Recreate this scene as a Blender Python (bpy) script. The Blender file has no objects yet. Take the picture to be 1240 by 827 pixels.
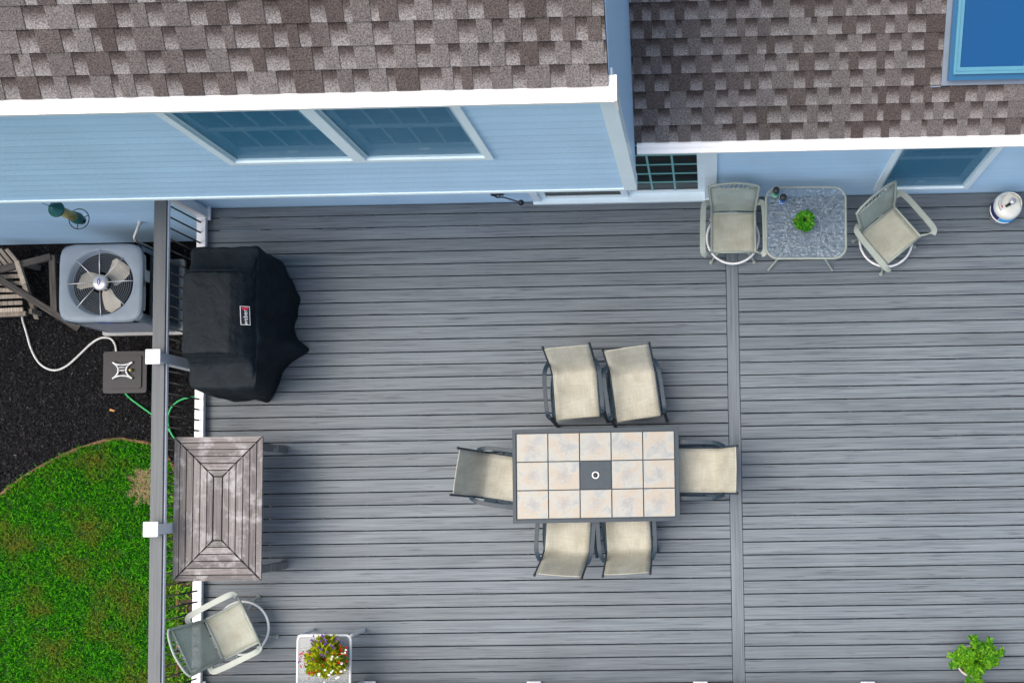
import bpy, bmesh, math, random
from mathutils import Vector, Matrix, Euler
random.seed(11)
R = math.radians
S = bpy.context.scene
C = S.collection

# ------------------------------------------------------------------ camera
FPX, PPX, PPY, CAMH = 1217.15, 835.23, 530.78, 11.3246      # in pixels of the 1240 x 827 photograph
CROT = (0.0529901, 0.0196414, -0.0148405)
cam = bpy.data.cameras.new('camera')
cam.sensor_width = 36.0
cam.lens = FPX / 1240 * 36
cam.shift_x = (620 - PPX) / 1240
cam.shift_y = (PPY - 413.5) / 1240
cam.clip_start = 0.1; cam.clip_end = 500
co = bpy.data.objects.new('camera', cam); C.objects.link(co)
co.location = (0, 0, CAMH); co.rotation_euler = CROT
S.camera = co
CM = Euler(CROT).to_matrix()
def ray(x, y): return CM @ Vector(((x - PPX) / FPX, -(y - PPY) / FPX, -1))
def P(x, y, z=0.0):
    """photo pixel -> world point at height z"""
    d = ray(x, y); return Vector((0, 0, CAMH)) + d * ((z - CAMH) / d.z)

# ------------------------------------------------------------------ light
SUN_EL, SUN_AZ = 65, -92          # sun off to the lawn side, veiled by cloud
w = bpy.data.worlds.new('World'); S.world = w; w.use_nodes = True
nt = w.node_tree
sky = nt.nodes.new('ShaderNodeTexSky'); sky.sky_type = 'NISHITA'; sky.sun_disc = False
sky.sun_elevation = R(SUN_EL); sky.sun_rotation = R(SUN_AZ)
sky.air_density = 1.0; sky.dust_density = 6.0; sky.ozone_density = 1.0
bg = nt.nodes['Background']; bg.inputs['Strength'].default_value = 0.15
nt.links.new(sky.outputs[0], bg.inputs[0])
sl = bpy.data.lights.new('sun', 'SUN'); sl.energy = 1.2; sl.angle = R(80); sl.color = (1, .96, .9)
so = bpy.data.objects.new('sun', sl); C.objects.link(so)
sd = Vector((math.sin(R(SUN_AZ)) * math.cos(R(SUN_EL)), math.cos(R(SUN_AZ)) * math.cos(R(SUN_EL)), math.sin(R(SUN_EL))))
so.rotation_euler = sd.to_track_quat('Z', 'Y').to_euler(); so.location = (0, 20, 25)
S.view_settings.view_transform = 'Standard'; S.view_settings.look = 'None'
S.view_settings.gamma = 1; S.view_settings.use_curve_mapping = False
S.view_settings.exposure = 0.76
S.render.engine = 'CYCLES'
S.render.resolution_x = 1024; S.render.resolution_y = 682

# ------------------------------------------------------------------ materials
MATS = {}
def newmat(name):
    m = bpy.data.materials.new(name); m.use_nodes = True
    MATS[name] = m
    return m, m.node_tree.nodes, m.node_tree.links, m.node_tree.nodes['Principled BSDF']
def plain(name, col, rough=.5, metal=0, spec=.5, var=.0, vs=8.0, bump=0, bs=60.0, coat=0, rnd=0):
    """colour with a soft mottling (var), fine relief (bump) and a per-object tint (rnd)"""
    m, n, l, b = newmat(name)
    b.inputs['Roughness'].default_value = rough; b.inputs['Metallic'].default_value = metal
    b.inputs['Specular IOR Level'].default_value = spec; b.inputs['Coat Weight'].default_value = coat
    g = n.new('ShaderNodeNewGeometry')
    t = n.new('ShaderNodeTexNoise'); t.inputs['Scale'].default_value = vs; t.inputs['Detail'].default_value = 6
    l.new(g.outputs['Position'], t.inputs['Vector'])
    hsv = n.new('ShaderNodeHueSaturation'); hsv.inputs['Color'].default_value = (*col, 1)
    mr = n.new('ShaderNodeMapRange'); mr.inputs['From Min'].default_value = .3; mr.inputs['From Max'].default_value = .7
    mr.inputs['To Min'].default_value = 1 - var; mr.inputs['To Max'].default_value = 1 + var
    l.new(t.outputs['Fac'], mr.inputs['Value'])
    if rnd:
        oi = n.new('ShaderNodeObjectInfo'); r2 = n.new('ShaderNodeMapRange')
        r2.inputs['To Min'].default_value = 1 - rnd; r2.inputs['To Max'].default_value = 1 + rnd
        l.new(oi.outputs['Random'], r2.inputs['Value'])
        mm = n.new('ShaderNodeMath'); mm.operation = 'MULTIPLY'
        l.new(mr.outputs[0], mm.inputs[0]); l.new(r2.outputs[0], mm.inputs[1]); l.new(mm.outputs[0], hsv.inputs['Value'])
    else: l.new(mr.outputs[0], hsv.inputs['Value'])
    l.new(hsv.outputs[0], b.inputs['Base Color'])
    if bump:
        t2 = n.new('ShaderNodeTexNoise'); t2.inputs['Scale'].default_value = bs; t2.inputs['Detail'].default_value = 5
        l.new(g.outputs['Position'], t2.inputs['Vector'])
        bp = n.new('ShaderNodeBump'); bp.inputs['Strength'].default_value = bump; bp.inputs['Distance'].default_value = .01
        l.new(t2.outputs['Fac'], bp.inputs['Height']); l.new(bp.outputs[0], b.inputs['Normal'])
    return m
def ramp(n, stops):
    r = n.new('ShaderNodeValToRGB'); e = r.color_ramp.elements
    while len(e) > 1: e.remove(e[-1])
    e[0].position = stops[0][0]; e[0].color = (*stops[0][1], 1)
    for p, c in stops[1:]:
        k = e.new(p); k.color = (*c, 1)
    return r
def grain(name, stops, sc, rough=.6, rnd=.06, bump=.2, spec=.4, wear=None, coord='World', low=None, streak=None):
    """streaky wood or composite grain: noise stretched along the axis with the small scale"""
    m, n, l, b = newmat(name)
    b.inputs['Roughness'].default_value = rough; b.inputs['Specular IOR Level'].default_value = spec
    if coord == 'World': src = n.new('ShaderNodeNewGeometry').outputs['Position']
    else: src = n.new('ShaderNodeTexCoord').outputs['Object']
    oi = n.new('ShaderNodeObjectInfo')
    off = n.new('ShaderNodeVectorMath'); off.operation = 'SCALE'; off.inputs[0].default_value = (37, 91, 53)
    l.new(oi.outputs['Random'], off.inputs['Scale'])
    mp = n.new('ShaderNodeVectorMath'); mp.operation = 'MULTIPLY_ADD'; mp.inputs[1].default_value = sc
    l.new(src, mp.inputs[0]); l.new(off.outputs[0], mp.inputs[2])
    t = n.new('ShaderNodeTexNoise'); t.inputs['Scale'].default_value = 1; t.inputs['Detail'].default_value = 7; t.inputs['Roughness'].default_value = .62
    l.new(mp.outputs[0], t.inputs['Vector'])
    r = ramp(n, stops); l.new(t.outputs['Fac'], r.inputs[0])
    hsv = n.new('ShaderNodeHueSaturation'); l.new(r.outputs[0], hsv.inputs['Color'])
    mr = n.new('ShaderNodeMapRange'); mr.inputs['To Min'].default_value = 1 - rnd; mr.inputs['To Max'].default_value = 1 + rnd
    l.new(oi.outputs['Random'], mr.inputs['Value'])
    last = mr.outputs[0]
    if low:
        t3 = n.new('ShaderNodeTexNoise'); t3.inputs['Scale'].default_value = low[0]; t3.inputs['Detail'].default_value = 4
        g2 = n.new('ShaderNodeNewGeometry'); l.new(g2.outputs['Position'], t3.inputs['Vector'])
        m3 = n.new('ShaderNodeMapRange'); m3.inputs['From Min'].default_value = .3; m3.inputs['From Max'].default_value = .7
        m3.inputs['To Min'].default_value = 1 - low[1]; m3.inputs['To Max'].default_value = 1 + low[1]
        l.new(t3.outputs['Fac'], m3.inputs['Value'])
        mm = n.new('ShaderNodeMath'); mm.operation = 'MULTIPLY'; l.new(last, mm.inputs[0]); l.new(m3.outputs[0], mm.inputs[1]); last = mm.outputs[0]
    l.new(last, hsv.inputs['Value'])
    out = hsv.outputs[0]
    if wear:
        t4 = n.new('ShaderNodeTexNoise'); t4.inputs['Scale'].default_value = wear[0]; t4.inputs['Detail'].default_value = 8; t4.inputs['Roughness'].default_value = .7
        l.new(src, t4.inputs['Vector'])
        r4 = ramp(n, [(wear[1], (0, 0, 0)), (wear[2], (1, 1, 1))]); l.new(t4.outputs['Fac'], r4.inputs[0])
        mx = n.new('ShaderNodeMix'); mx.data_type = 'RGBA'; l.new(r4.outputs[0], mx.inputs[0]); l.new(out, mx.inputs[6]); mx.inputs[7].default_value = (*wear[3], 1)
        out = mx.outputs[2]
    if streak:
        mq = n.new('ShaderNodeVectorMath'); mq.operation = 'MULTIPLY_ADD'; mq.inputs[1].default_value = streak
        l.new(src, mq.inputs[0]); l.new(off.outputs[0], mq.inputs[2])
        t6 = n.new('ShaderNodeTexNoise'); t6.inputs['Scale'].default_value = 1; t6.inputs['Detail'].default_value = 2; l.new(mq.outputs[0], t6.inputs['Vector'])
        r6 = ramp(n, [(.61, (0, 0, 0)), (.72, (.8, .8, .8))]); l.new(t6.outputs['Fac'], r6.inputs[0])
        m6 = n.new('ShaderNodeMix'); m6.data_type = 'RGBA'; l.new(r6.outputs[0], m6.inputs[0]); l.new(out, m6.inputs[6]); m6.inputs[7].default_value = (.030, .036, .050, 1)
        out = m6.outputs[2]
    l.new(out, b.inputs['Base Color'])
    bp = n.new('ShaderNodeBump'); bp.inputs['Strength'].default_value = bump; bp.inputs['Distance'].default_value = .004
    l.new(t.outputs['Fac'], bp.inputs['Height']); l.new(bp.outputs[0], b.inputs['Normal'])
    return m

DK = [(.26, (.034, .042, .053)), (.38, (.088, .109, .127)), (.52, (.120, .145, .163)), (.70, (.158, .185, .203))]
grain('deck_x', DK, (1.1, 55, 55), rough=.55, rnd=.10, low=(.9, .06), streak=(2.3, 75, 75))
grain('deck_y', DK, (55, 1.1, 55), rough=.55, rnd=.04, low=(.9, .06))
grain('rail_cap', [(.25, (.075, .083, .088)), (.5, (.105, .116, .122)), (.75, (.13, .143, .15))], (40, 1.3, 40), rnd=.04)
WD = [(.26, (.08, .070, .065)), (.42, (.145, .132, .125)), (.60, (.21, .196, .19)), (.8, (.30, .29, .285))]
grain('oldwood_x', WD, (2.2, 70, 70), rough=.85, rnd=.28, bump=.5, wear=(6, .50, .76, (.44, .43, .43)))
grain('oldwood_y', WD, (70, 2.2, 70), rough=.85, rnd=.28, bump=.5, wear=(6, .50, .76, (.44, .43, .43)))
grain('crate_wood', [(.25, (.10, .08, .06)), (.5, (.27, .23, .18)), (.75, (.42, .37, .30))], (60, 3, 60), rough=.9, rnd=.3, coord='Object')
grain('frame_wood', [(.25, (.02, .017, .015)), (.5, (.06, .054, .048)), (.75, (.11, .10, .088))], (4, 60, 60), rough=.9, rnd=.2, coord='Object')
plain('siding', (.45, .665, .86), .45, var=.05, vs=1.5, bump=.12, bs=25, rnd=.035)
plain('side_siding', (.45, .665, .88), .5, var=.03, vs=2)
plain('trim', (.75, .88, .93), .4, var=.03, vs=5)
plain('gutter_white', (.82, .82, .80), .3, var=.03, vs=3, spec=.6)
plain('rail_white', (.78, .79, .80), .35, var=.03, vs=6)
plain('black_metal', (.012, .013, .015), .4, var=.1)
plain('dark_frame', (.016, .033, .048), .42, var=.12, vs=20, spec=.35)
plain('black_plastic', (.012, .013, .014), .5, var=.1)
plain('sage_metal', (.28, .32, .28), .42, var=.06, vs=15, spec=.5)
plain('ring_white', (.72, .73, .72), .3, var=.05, vs=12)
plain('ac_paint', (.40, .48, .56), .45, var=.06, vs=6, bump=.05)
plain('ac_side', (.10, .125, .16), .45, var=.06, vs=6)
plain('ac_dark', (.035, .04, .045), .5, var=.2, vs=20)
plain('fan_blade', (.72, .68, .58), .4, metal=.0, var=.1, vs=8)
plain('hub_metal', (.55, .56, .56), .3, metal=.6, var=.08)
plain('logo_blue', (.02, .05, .35), .4)
plain('white_print', (.8, .8, .8), .5)
plain('red_print', (.55, .02, .05), .5)
plain('green_hose', (.01, .32, .09), .4, var=.15, vs=30)
plain('white_cord', (.55, .55, .52), .5, var=.1, vs=10)
plain('box_plastic', (.016, .016, .02), .6, var=.12, vs=10, bump=.1, bs=120)
plain('cast_metal', (.42, .44, .45), .4, metal=.5, var=.25, vs=30)
plain('concrete', (.34, .34, .33), .9, var=.15, vs=12, bump=.2)
plain('feeder_green', (.01, .10, .10), .3, var=.1)
plain('feeder_seed', (.38, .33, .12), .35, var=.3, vs=60)
plain('tank_paint', (.66, .67, .62), .35, var=.08, vs=14)
plain('tank_navy', (.012, .02, .09), .35)
plain('tank_blue', (.03, .28, .62), .35)
plain('terracotta', (.34, .13, .08), .8, var=.12, vs=20)
plain('pot_white', (.62, .60, .55), .5, var=.08, vs=20)
plain('pot_dark', (.05, .045, .04), .6)
plain('can_green', (.02, .40, .15), .3); plain('can_blue', (.03, .16, .55), .3)
plain('soil', (.05, .034, .022), .95, var=.4, vs=30, bump=.6, bs=80)
plain('edge_soil', (.16, .085, .045), .95, var=.4, vs=25, bump=.6, bs=80)
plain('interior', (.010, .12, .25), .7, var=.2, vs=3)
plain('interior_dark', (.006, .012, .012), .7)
plain('sash', (.42, .58, .66), .4, var=.03)
plain('muntin_green', (.16, .42, .42), .4)
plain('wood_under', (.035, .032, .03), .9, var=.2)
plain('sky_frame', (.07, .24, .33), .35, var=.05, spec=.6)
plain('sky_flash', (.17, .21, .26), .4, metal=.3, var=.08, spec=.6)
plain('sky_kerb', (.01, .10, .22), .35)
plain('leaf_orange', (.55, .25, .06), .7)
plain('red_petal', (.34, .003, .006), .9, spec=.1, var=.2, vs=80); plain('white_petal', (.78, .78, .74), .6); plain('purple_petal', (.09, .012, .20), .6, var=.3, vs=80)

def fabric(name, c1, c2, alpha=1.0):
    m, n, l, b = newmat(name); b.inputs['Alpha'].default_value = alpha; b.inputs['Roughness'].default_value = .75; b.inputs['Specular IOR Level'].default_value = .25
    tc = n.new('ShaderNodeTexCoord'); sep = n.new('ShaderNodeSeparateXYZ'); l.new(tc.outputs['Object'], sep.inputs[0])
    g = n.new('ShaderNodeNewGeometry')
    ts = []
    for sc in ((8, 210, 210), (210, 8, 8)):
        vm = n.new('ShaderNodeVectorMath'); vm.operation = 'MULTIPLY'; vm.inputs[1].default_value = sc; l.new(tc.outputs['Object'], vm.inputs[0])
        t = n.new('ShaderNodeTexNoise'); t.inputs['Scale'].default_value = 1; t.inputs['Detail'].default_value = 3; l.new(vm.outputs[0], t.inputs['Vector']); ts.append(t)
    ad = n.new('ShaderNodeMath'); ad.operation = 'ADD'; l.new(ts[0].outputs['Fac'], ad.inputs[0]); l.new(ts[1].outputs['Fac'], ad.inputs[1])
    mu = n.new('ShaderNodeMath'); mu.operation = 'MULTIPLY'; mu.inputs[1].default_value = .5; l.new(ad.outputs[0], mu.inputs[0])
    r = ramp(n, [(.36, c1), (.62, c2)]); l.new(mu.outputs[0], r.inputs[0])
    t5 = n.new('ShaderNodeTexNoise'); t5.inputs['Scale'].default_value = 5; t5.inputs['Detail'].default_value = 5; l.new(g.outputs['Position'], t5.inputs['Vector'])
    r5 = ramp(n, [(.3, (.82, .80, .76)), (.6, (1, 1, 1))]); l.new(t5.outputs['Fac'], r5.inputs[0])
    mx = n.new('ShaderNodeMix'); mx.data_type = 'RGBA'; mx.blend_type = 'MULTIPLY'; mx.inputs[0].default_value = 1
    l.new(r.outputs[0], mx.inputs[6]); l.new(r5.outputs[0], mx.inputs[7]); l.new(mx.outputs[2], b.inputs['Base Color'])
    bp = n.new('ShaderNodeBump'); bp.inputs['Strength'].default_value = .25; bp.inputs['Distance'].default_value = .003
    l.new(mu.outputs[0], bp.inputs['Height']); l.new(bp.outputs[0], b.inputs['Normal'])
    tr = n.new('ShaderNodeBsdfTranslucent'); l.new(mx.outputs[2], tr.inputs[0]); ms = n.new('ShaderNodeMixShader'); ms.inputs[0].default_value = .15
    l.new(b.outputs[0], ms.inputs[1]); l.new(tr.outputs[0], ms.inputs[2]); l.new(ms.outputs[0], n['Material Output'].inputs[0])
fabric('cream_sling', (.40, .395, .325), (.56, .55, .46))
fabric('sage_sling', (.37, .385, .315), (.47, .48, .40))
fabric('sage_back', alpha=.74, c1=(.38, .435, .385), c2=(.47, .53, .47))

def cover_mat():
    m, n, l, b = newmat('cover_cloth'); b.inputs['Roughness'].default_value = .7; b.inputs['Specular IOR Level'].default_value = .22
    g = n.new('ShaderNodeNewGeometry'); t = n.new('ShaderNodeTexNoise'); t.inputs['Scale'].default_value = 7; t.inputs['Detail'].default_value = 8
    l.new(g.outputs['Position'], t.inputs['Vector'])
    r = ramp(n, [(.3, (.003, .006, .009)), (.7, (.008, .014, .019))]); l.new(t.outputs['Fac'], r.inputs[0]); l.new(r.outputs[0], b.inputs['Base Color'])
    t2 = n.new('ShaderNodeTexNoise'); t2.inputs['Scale'].default_value = 9; t2.inputs['Detail'].default_value = 4; t2.inputs['Distortion'].default_value = 1.2
    l.new(g.outputs['Position'], t2.inputs['Vector'])
    bp = n.new('ShaderNodeBump'); bp.inputs['Strength'].default_value = .5; bp.inputs['Distance'].default_value = .03
    l.new(t2.outputs['Fac'], bp.inputs['Height']); l.new(bp.outputs[0], b.inputs['Normal'])
cover_mat()

def shingle_mat(name, tones, gradient):
    """granule-covered asphalt shingle; the lower laminate is made with a dark band along its upper edge"""
    m, n, l, b = newmat(name); b.inputs['Roughness'].default_value = .95; b.inputs['Specular IOR Level'].default_value = .2
    oi = n.new('ShaderNodeObjectInfo'); tc = n.new('ShaderNodeTexCoord'); g = n.new('ShaderNodeNewGeometry')
    r = ramp(n, tones); r.color_ramp.interpolation = 'LINEAR'
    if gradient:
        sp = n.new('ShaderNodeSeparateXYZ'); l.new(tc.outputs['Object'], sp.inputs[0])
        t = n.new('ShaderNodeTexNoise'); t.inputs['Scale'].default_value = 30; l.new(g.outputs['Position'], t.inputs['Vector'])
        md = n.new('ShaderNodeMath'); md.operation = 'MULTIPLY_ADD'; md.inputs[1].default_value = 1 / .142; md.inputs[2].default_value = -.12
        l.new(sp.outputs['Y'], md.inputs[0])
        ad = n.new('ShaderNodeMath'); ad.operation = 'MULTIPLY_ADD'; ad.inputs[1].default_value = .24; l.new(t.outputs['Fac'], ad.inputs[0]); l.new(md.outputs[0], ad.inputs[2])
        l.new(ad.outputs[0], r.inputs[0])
    else: l.new(oi.outputs['Random'], r.inputs[0])
    t1 = n.new('ShaderNodeTexNoise'); t1.inputs['Scale'].default_value = 105; t1.inputs['Detail'].default_value = 3; t1.inputs['Roughness'].default_value = .7
    l.new(g.outputs['Position'], t1.inputs['Vector'])
    mr = n.new('ShaderNodeMapRange'); mr.inputs['From Min'].default_value = .3; mr.inputs['From Max'].default_value = .7
    mr.inputs['To Min'].default_value = .25; mr.inputs['To Max'].default_value = 1.75; l.new(t1.outputs['Fac'], mr.inputs['Value'])
    t3 = n.new('ShaderNodeTexNoise'); t3.inputs['Scale'].default_value = 2.2; t3.inputs['Detail'].default_value = 3; l.new(g.outputs['Position'], t3.inputs['Vector'])
    m3 = n.new('ShaderNodeMapRange'); m3.inputs['From Min'].default_value = .3; m3.inputs['From Max'].default_value = .7
    m3.inputs['To Min'].default_value = .88; m3.inputs['To Max'].default_value = 1.12; l.new(t3.outputs['Fac'], m3.inputs['Value'])
    mm = n.new('ShaderNodeMath'); mm.operation = 'MULTIPLY'; l.new(mr.outputs[0], mm.inputs[0]); l.new(m3.outputs[0], mm.inputs[1])
    hsv = n.new('ShaderNodeHueSaturation'); l.new(r.outputs[0], hsv.inputs['Color']); l.new(mm.outputs[0], hsv.inputs['Value'])
    l.new(hsv.outputs[0], b.inputs['Base Color'])
    bp = n.new('ShaderNodeBump'); bp.inputs['Strength'].default_value = .6; bp.inputs['Distance'].default_value = .003
    l.new(t1.outputs['Fac'], bp.inputs['Height']); l.new(bp.outputs[0], b.inputs['Normal'])
shingle_mat('shingle_tab', [(0, (.056, .046, .043)), (.35, (.078, .067, .063)), (.65, (.105, .096, .093)), (1, (.130, .120, .117))], False)
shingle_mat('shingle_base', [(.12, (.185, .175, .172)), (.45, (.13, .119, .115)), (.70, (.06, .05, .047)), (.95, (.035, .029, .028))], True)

def glass_mat(name, tint, alpha, rough=.05, bump=0, bs=40):
    m, n, l, b = newmat(name)
    b.inputs['Base Color'].default_value = (*tint, 1); b.inputs['Roughness'].default_value = rough
    b.inputs['Alpha'].default_value = alpha; b.inputs['Specular IOR Level'].default_value = .6
    if bump:
        g = n.new('ShaderNodeNewGeometry'); t = n.new('ShaderNodeTexNoise'); t.inputs['Scale'].default_value = bs; t.inputs['Detail'].default_value = 2
        l.new(g.outputs['Position'], t.inputs['Vector'])
        bp = n.new('ShaderNodeBump'); bp.inputs['Strength'].default_value = bump; bp.inputs['Distance'].default_value = .02
        l.new(t.outputs['Fac'], bp.inputs['Height']); l.new(bp.outputs[0], b.inputs['Normal'])
glass_mat('window_glass', (.03, .15, .24), .4)
glass_mat('screen_glass', (.05, .25, .42), .42, rough=.35)
glass_mat('door_glass', (.002, .008, .009), .8, rough=.12); MATS['door_glass'].node_tree.nodes['Principled BSDF'].inputs['Specular IOR Level'].default_value = .08
glass_mat('pebble_glass', (.16, .21, .25), .42, rough=.08, bump=1.0, bs=30)
def pebble_refraction():
    n = MATS['pebble_glass'].node_tree.nodes; l = MATS['pebble_glass'].node_tree.links; b = n['Principled BSDF']
    g = n.new('ShaderNodeNewGeometry'); vm = n.new('ShaderNodeVectorMath'); vm.operation = 'MULTIPLY'; vm.inputs[1].default_value = (26, 48, 30); l.new(g.outputs['Position'], vm.inputs[0])
    t = n.new('ShaderNodeTexNoise'); t.inputs['Scale'].default_value = 1; t.inputs['Detail'].default_value = 3; t.inputs['Distortion'].default_value = .8; l.new(vm.outputs[0], t.inputs['Vector'])
    r = ramp(n, [(.34, (.13, .18, .22)), (.5, (.20, .27, .33)), (.68, (.36, .46, .54))]); l.new(t.outputs['Fac'], r.inputs[0]); l.new(r.outputs[0], b.inputs['Base Color'])  # light and dark of refraction in the pebbles, painted into colour and alpha
    m = n.new('ShaderNodeMapRange'); m.inputs['From Min'].default_value = .3; m.inputs['From Max'].default_value = .7; m.inputs['To Min'].default_value = .22; m.inputs['To Max'].default_value = .50
    l.new(t.outputs['Fac'], m.inputs['Value']); l.new(m.outputs[0], b.inputs['Alpha'])
pebble_refraction()
glass_mat('frost_glass', (.24, .28, .30), .45, rough=.2, bump=.08, bs=60)
glass_mat('sky_glass', (.0, .06, .18), 1.0, rough=.04)

def island_mat(name, stops, rough=.8, patch=None, trans=0):
    m, n, l, b = newmat(name); b.inputs['Roughness'].default_value = rough; b.inputs['Specular IOR Level'].default_value = .12
    g = n.new('ShaderNodeNewGeometry'); r = ramp(n, stops); l.new(g.outputs['Random Per Island'], r.inputs[0]); out = r.outputs[0]
    if patch:
        t = n.new('ShaderNodeTexNoise'); t.inputs['Scale'].default_value = patch[0]; t.inputs['Detail'].default_value = 5; l.new(g.outputs['Position'], t.inputs['Vector'])
        r2 = ramp(n, [(patch[1], (0, 0, 0)), (patch[2], (1, 1, 1))]); l.new(t.outputs['Fac'], r2.inputs[0])
        mx = n.new('ShaderNodeMix'); mx.data_type = 'RGBA'; l.new(r2.outputs[0], mx.inputs[0]); l.new(out, mx.inputs[6]); mx.inputs[7].default_value = (*patch[3], 1); out = mx.outputs[2]
    l.new(out, b.inputs['Base Color'])
    if trans:
        tr = n.new('ShaderNodeBsdfTranslucent'); l.new(out, tr.inputs[0]); ms = n.new('ShaderNodeMixShader'); ms.inputs[0].default_value = trans
        o = n['Material Output']; l.new(b.outputs[0], ms.inputs[1]); l.new(tr.outputs[0], ms.inputs[2]); l.new(ms.outputs[0], o.inputs[0])
island_mat('grass', [(0, (.004, .06, .0005)), (.5, (.018, .21, .001)), (1, (.13, .48, .006))], .9, (2.6, .47, .72, (.16, .17, .02)), .3)
island_mat('dry_grass', [(0, (.16, .12, .06)), (1, (.34, .26, .14))])
island_mat('mulch_chips', [(0, (.004, .004, .0045)), (.55, (.013, .013, .0145)), (.92, (.03, .03, .032)), (.985, (.05, .049, .048)), (1, (.13, .115, .095))], .9)
island_mat('fern_leaf', [(0, (.015, .09, .003)), (.5, (.06, .24, .006)), (1, (.20, .42, .02))], .5, None, .25)
island_mat('herb_leaf', [(0, (.015, .13, .008)), (.6, (.05, .27, .012)), (1, (.14, .36, .03))], .45, None, .2)
island_mat('bloom_leaf', [(0, (.05, .10, .003)), (.5, (.22, .29, .006)), (1, (.44, .44, .012))], .5, None, .25)
plain('mulch_bed', (.010, .010, .011), 1.0, spec=.1, var=.5, vs=40, bump=1.0, bs=60)
plain('lawn_soil', (.008, .06, .002), .95, var=.5, vs=12, bump=.8, bs=50)
plain('far_ground', (.045, .085, .022), .95, var=.3, vs=1.5, bump=.5, bs=20)

def tile_mat():
    m, n, l, b = newmat('stone_tile'); b.inputs['Roughness'].default_value = .35
    tc = n.new('ShaderNodeTexCoord'); oi = n.new('ShaderNodeObjectInfo')
    sc = n.new('ShaderNodeVectorMath'); sc.operation = 'SCALE'; sc.inputs[0].default_value = (31, 47, 13); l.new(oi.outputs['Random'], sc.inputs['Scale'])
    ad = n.new('ShaderNodeVectorMath'); l.new(tc.outputs['Object'], ad.inputs[0]); l.new(sc.outputs[0], ad.inputs[1])
    t = n.new('ShaderNodeTexNoise'); t.inputs['Scale'].default_value = 6; t.inputs['Detail'].default_value = 6; t.inputs['Distortion'].default_value = .6; l.new(ad.outputs[0], t.inputs['Vector'])
    r = ramp(n, [(.30, (.22, .245, .25)), (.46, (.30, .305, .275)), (.60, (.315, .275, .215)), (.75, (.30, .305, .28))]); l.new(t.outputs['Fac'], r.inputs[0])
    ln = n.new('ShaderNodeVectorMath'); ln.operation = 'LENGTH'; l.new(tc.outputs['Object'], ln.inputs[0])
    t2 = n.new('ShaderNodeTexNoise'); t2.inputs['Scale'].default_value = 22; t2.inputs['Detail'].default_value = 8; t2.inputs['Roughness'].default_value = .7; t2.inputs['Distortion'].default_value = 1.5; l.new(ad.outputs[0], t2.inputs['Vector'])
    md = n.new('ShaderNodeMath'); md.operation = 'MULTIPLY_ADD'; md.inputs[1].default_value = -2.4; l.new(ln.outputs['Value'], md.inputs[0]); l.new(t2.outputs['Fac'], md.inputs[2])
    r2 = ramp(n, [(.28, (0, 0, 0)), (.5, (1, 1, 1))]); l.new(md.outputs[0], r2.inputs[0])
    mx = n.new('ShaderNodeMix'); mx.data_type = 'RGBA'; l.new(r2.outputs[0], mx.inputs[0]); l.new(r.outputs[0], mx.inputs[6]); mx.inputs[7].default_value = (.22, .225, .22, 1)
    l.new(mx.outputs[2], b.inputs['Base Color'])
tile_mat()

# ------------------------------------------------------------------ mesh helpers
def finish(name, bm, mat, parent=None, loc=(0, 0, 0), rot=None, smooth=False, kind=None):
    bmesh.ops.recalc_face_normals(bm, faces=bm.faces)
    me = bpy.data.meshes.new(name); bm.to_mesh(me); bm.free()
    return link(name, me, mat, parent, loc, rot, smooth, kind)
def link(name, me, mat, parent=None, loc=(0, 0, 0), rot=None, smooth=False, kind=None):
    if not me.materials: me.materials.append(MATS[mat])
    if smooth:
        for p in me.polygons: p.use_smooth = True
    o = bpy.data.objects.new(name, me); C.objects.link(o)
    o.parent = parent; o.location = loc
    if rot: o.rotation_euler = rot
    if kind: o['kind'] = kind
    return o
def thing(name, label, cat, loc=(0, 0, 0), rz=0, group=None):
    o = bpy.data.objects.new(name, None); C.objects.link(o); o.empty_display_size = .1
    o.location = loc; o.rotation_euler = (0, 0, rz)
    o['label'] = label; o['category'] = cat
    if group: o['group'] = group
    return o
def box(bm, x0, x1, y0, y1, z0, z1, M=None, bev=0):
    v = [Vector((x, y, z)) for z in (z0, z1) for y in (y0, y1) for x in (x0, x1)]
    if M: v = [M @ p for p in v]
    v = [bm.verts.new(p) for p in v]
    fs = [bm.faces.new([v[i] for i in f]) for f in ((0, 2, 3, 1), (4, 5, 7, 6), (0, 1, 5, 4), (2, 6, 7, 3), (0, 4, 6, 2), (1, 3, 7, 5))]
    if bev: bmesh.ops.bevel(bm, geom=list({e for f in fs for e in f.edges}), offset=bev, segments=1, affect='EDGES', profile=.5)
def boxo(name, mat, parent, x0, x1, y0, y1, z0, z1, bev=0, **k):
    """box object whose origin is its centre (so that object space textures sit right)"""
    c = Vector(((x0 + x1) / 2, (y0 + y1) / 2, (z0 + z1) / 2))
    bm = bmesh.new(); box(bm, x0 - c.x, x1 - c.x, y0 - c.y, y1 - c.y, z0 - c.z, z1 - c.z, bev=bev)
    return finish(name, bm, mat, parent, c, **k)
def smoothpath(pts, it=2, closed=False):
    pts = [Vector(p) for p in pts]
    for _ in range(it):
        q = []
        n = len(pts)
        rng = range(n) if closed else range(n - 1)
        if not closed: q.append(pts[0])
        for i in rng:
            a, b = pts[i], pts[(i + 1) % n]
            q += [a * .75 + b * .25, a * .25 + b * .75]
        if not closed: q.append(pts[-1])
        pts = q
    return pts
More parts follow.
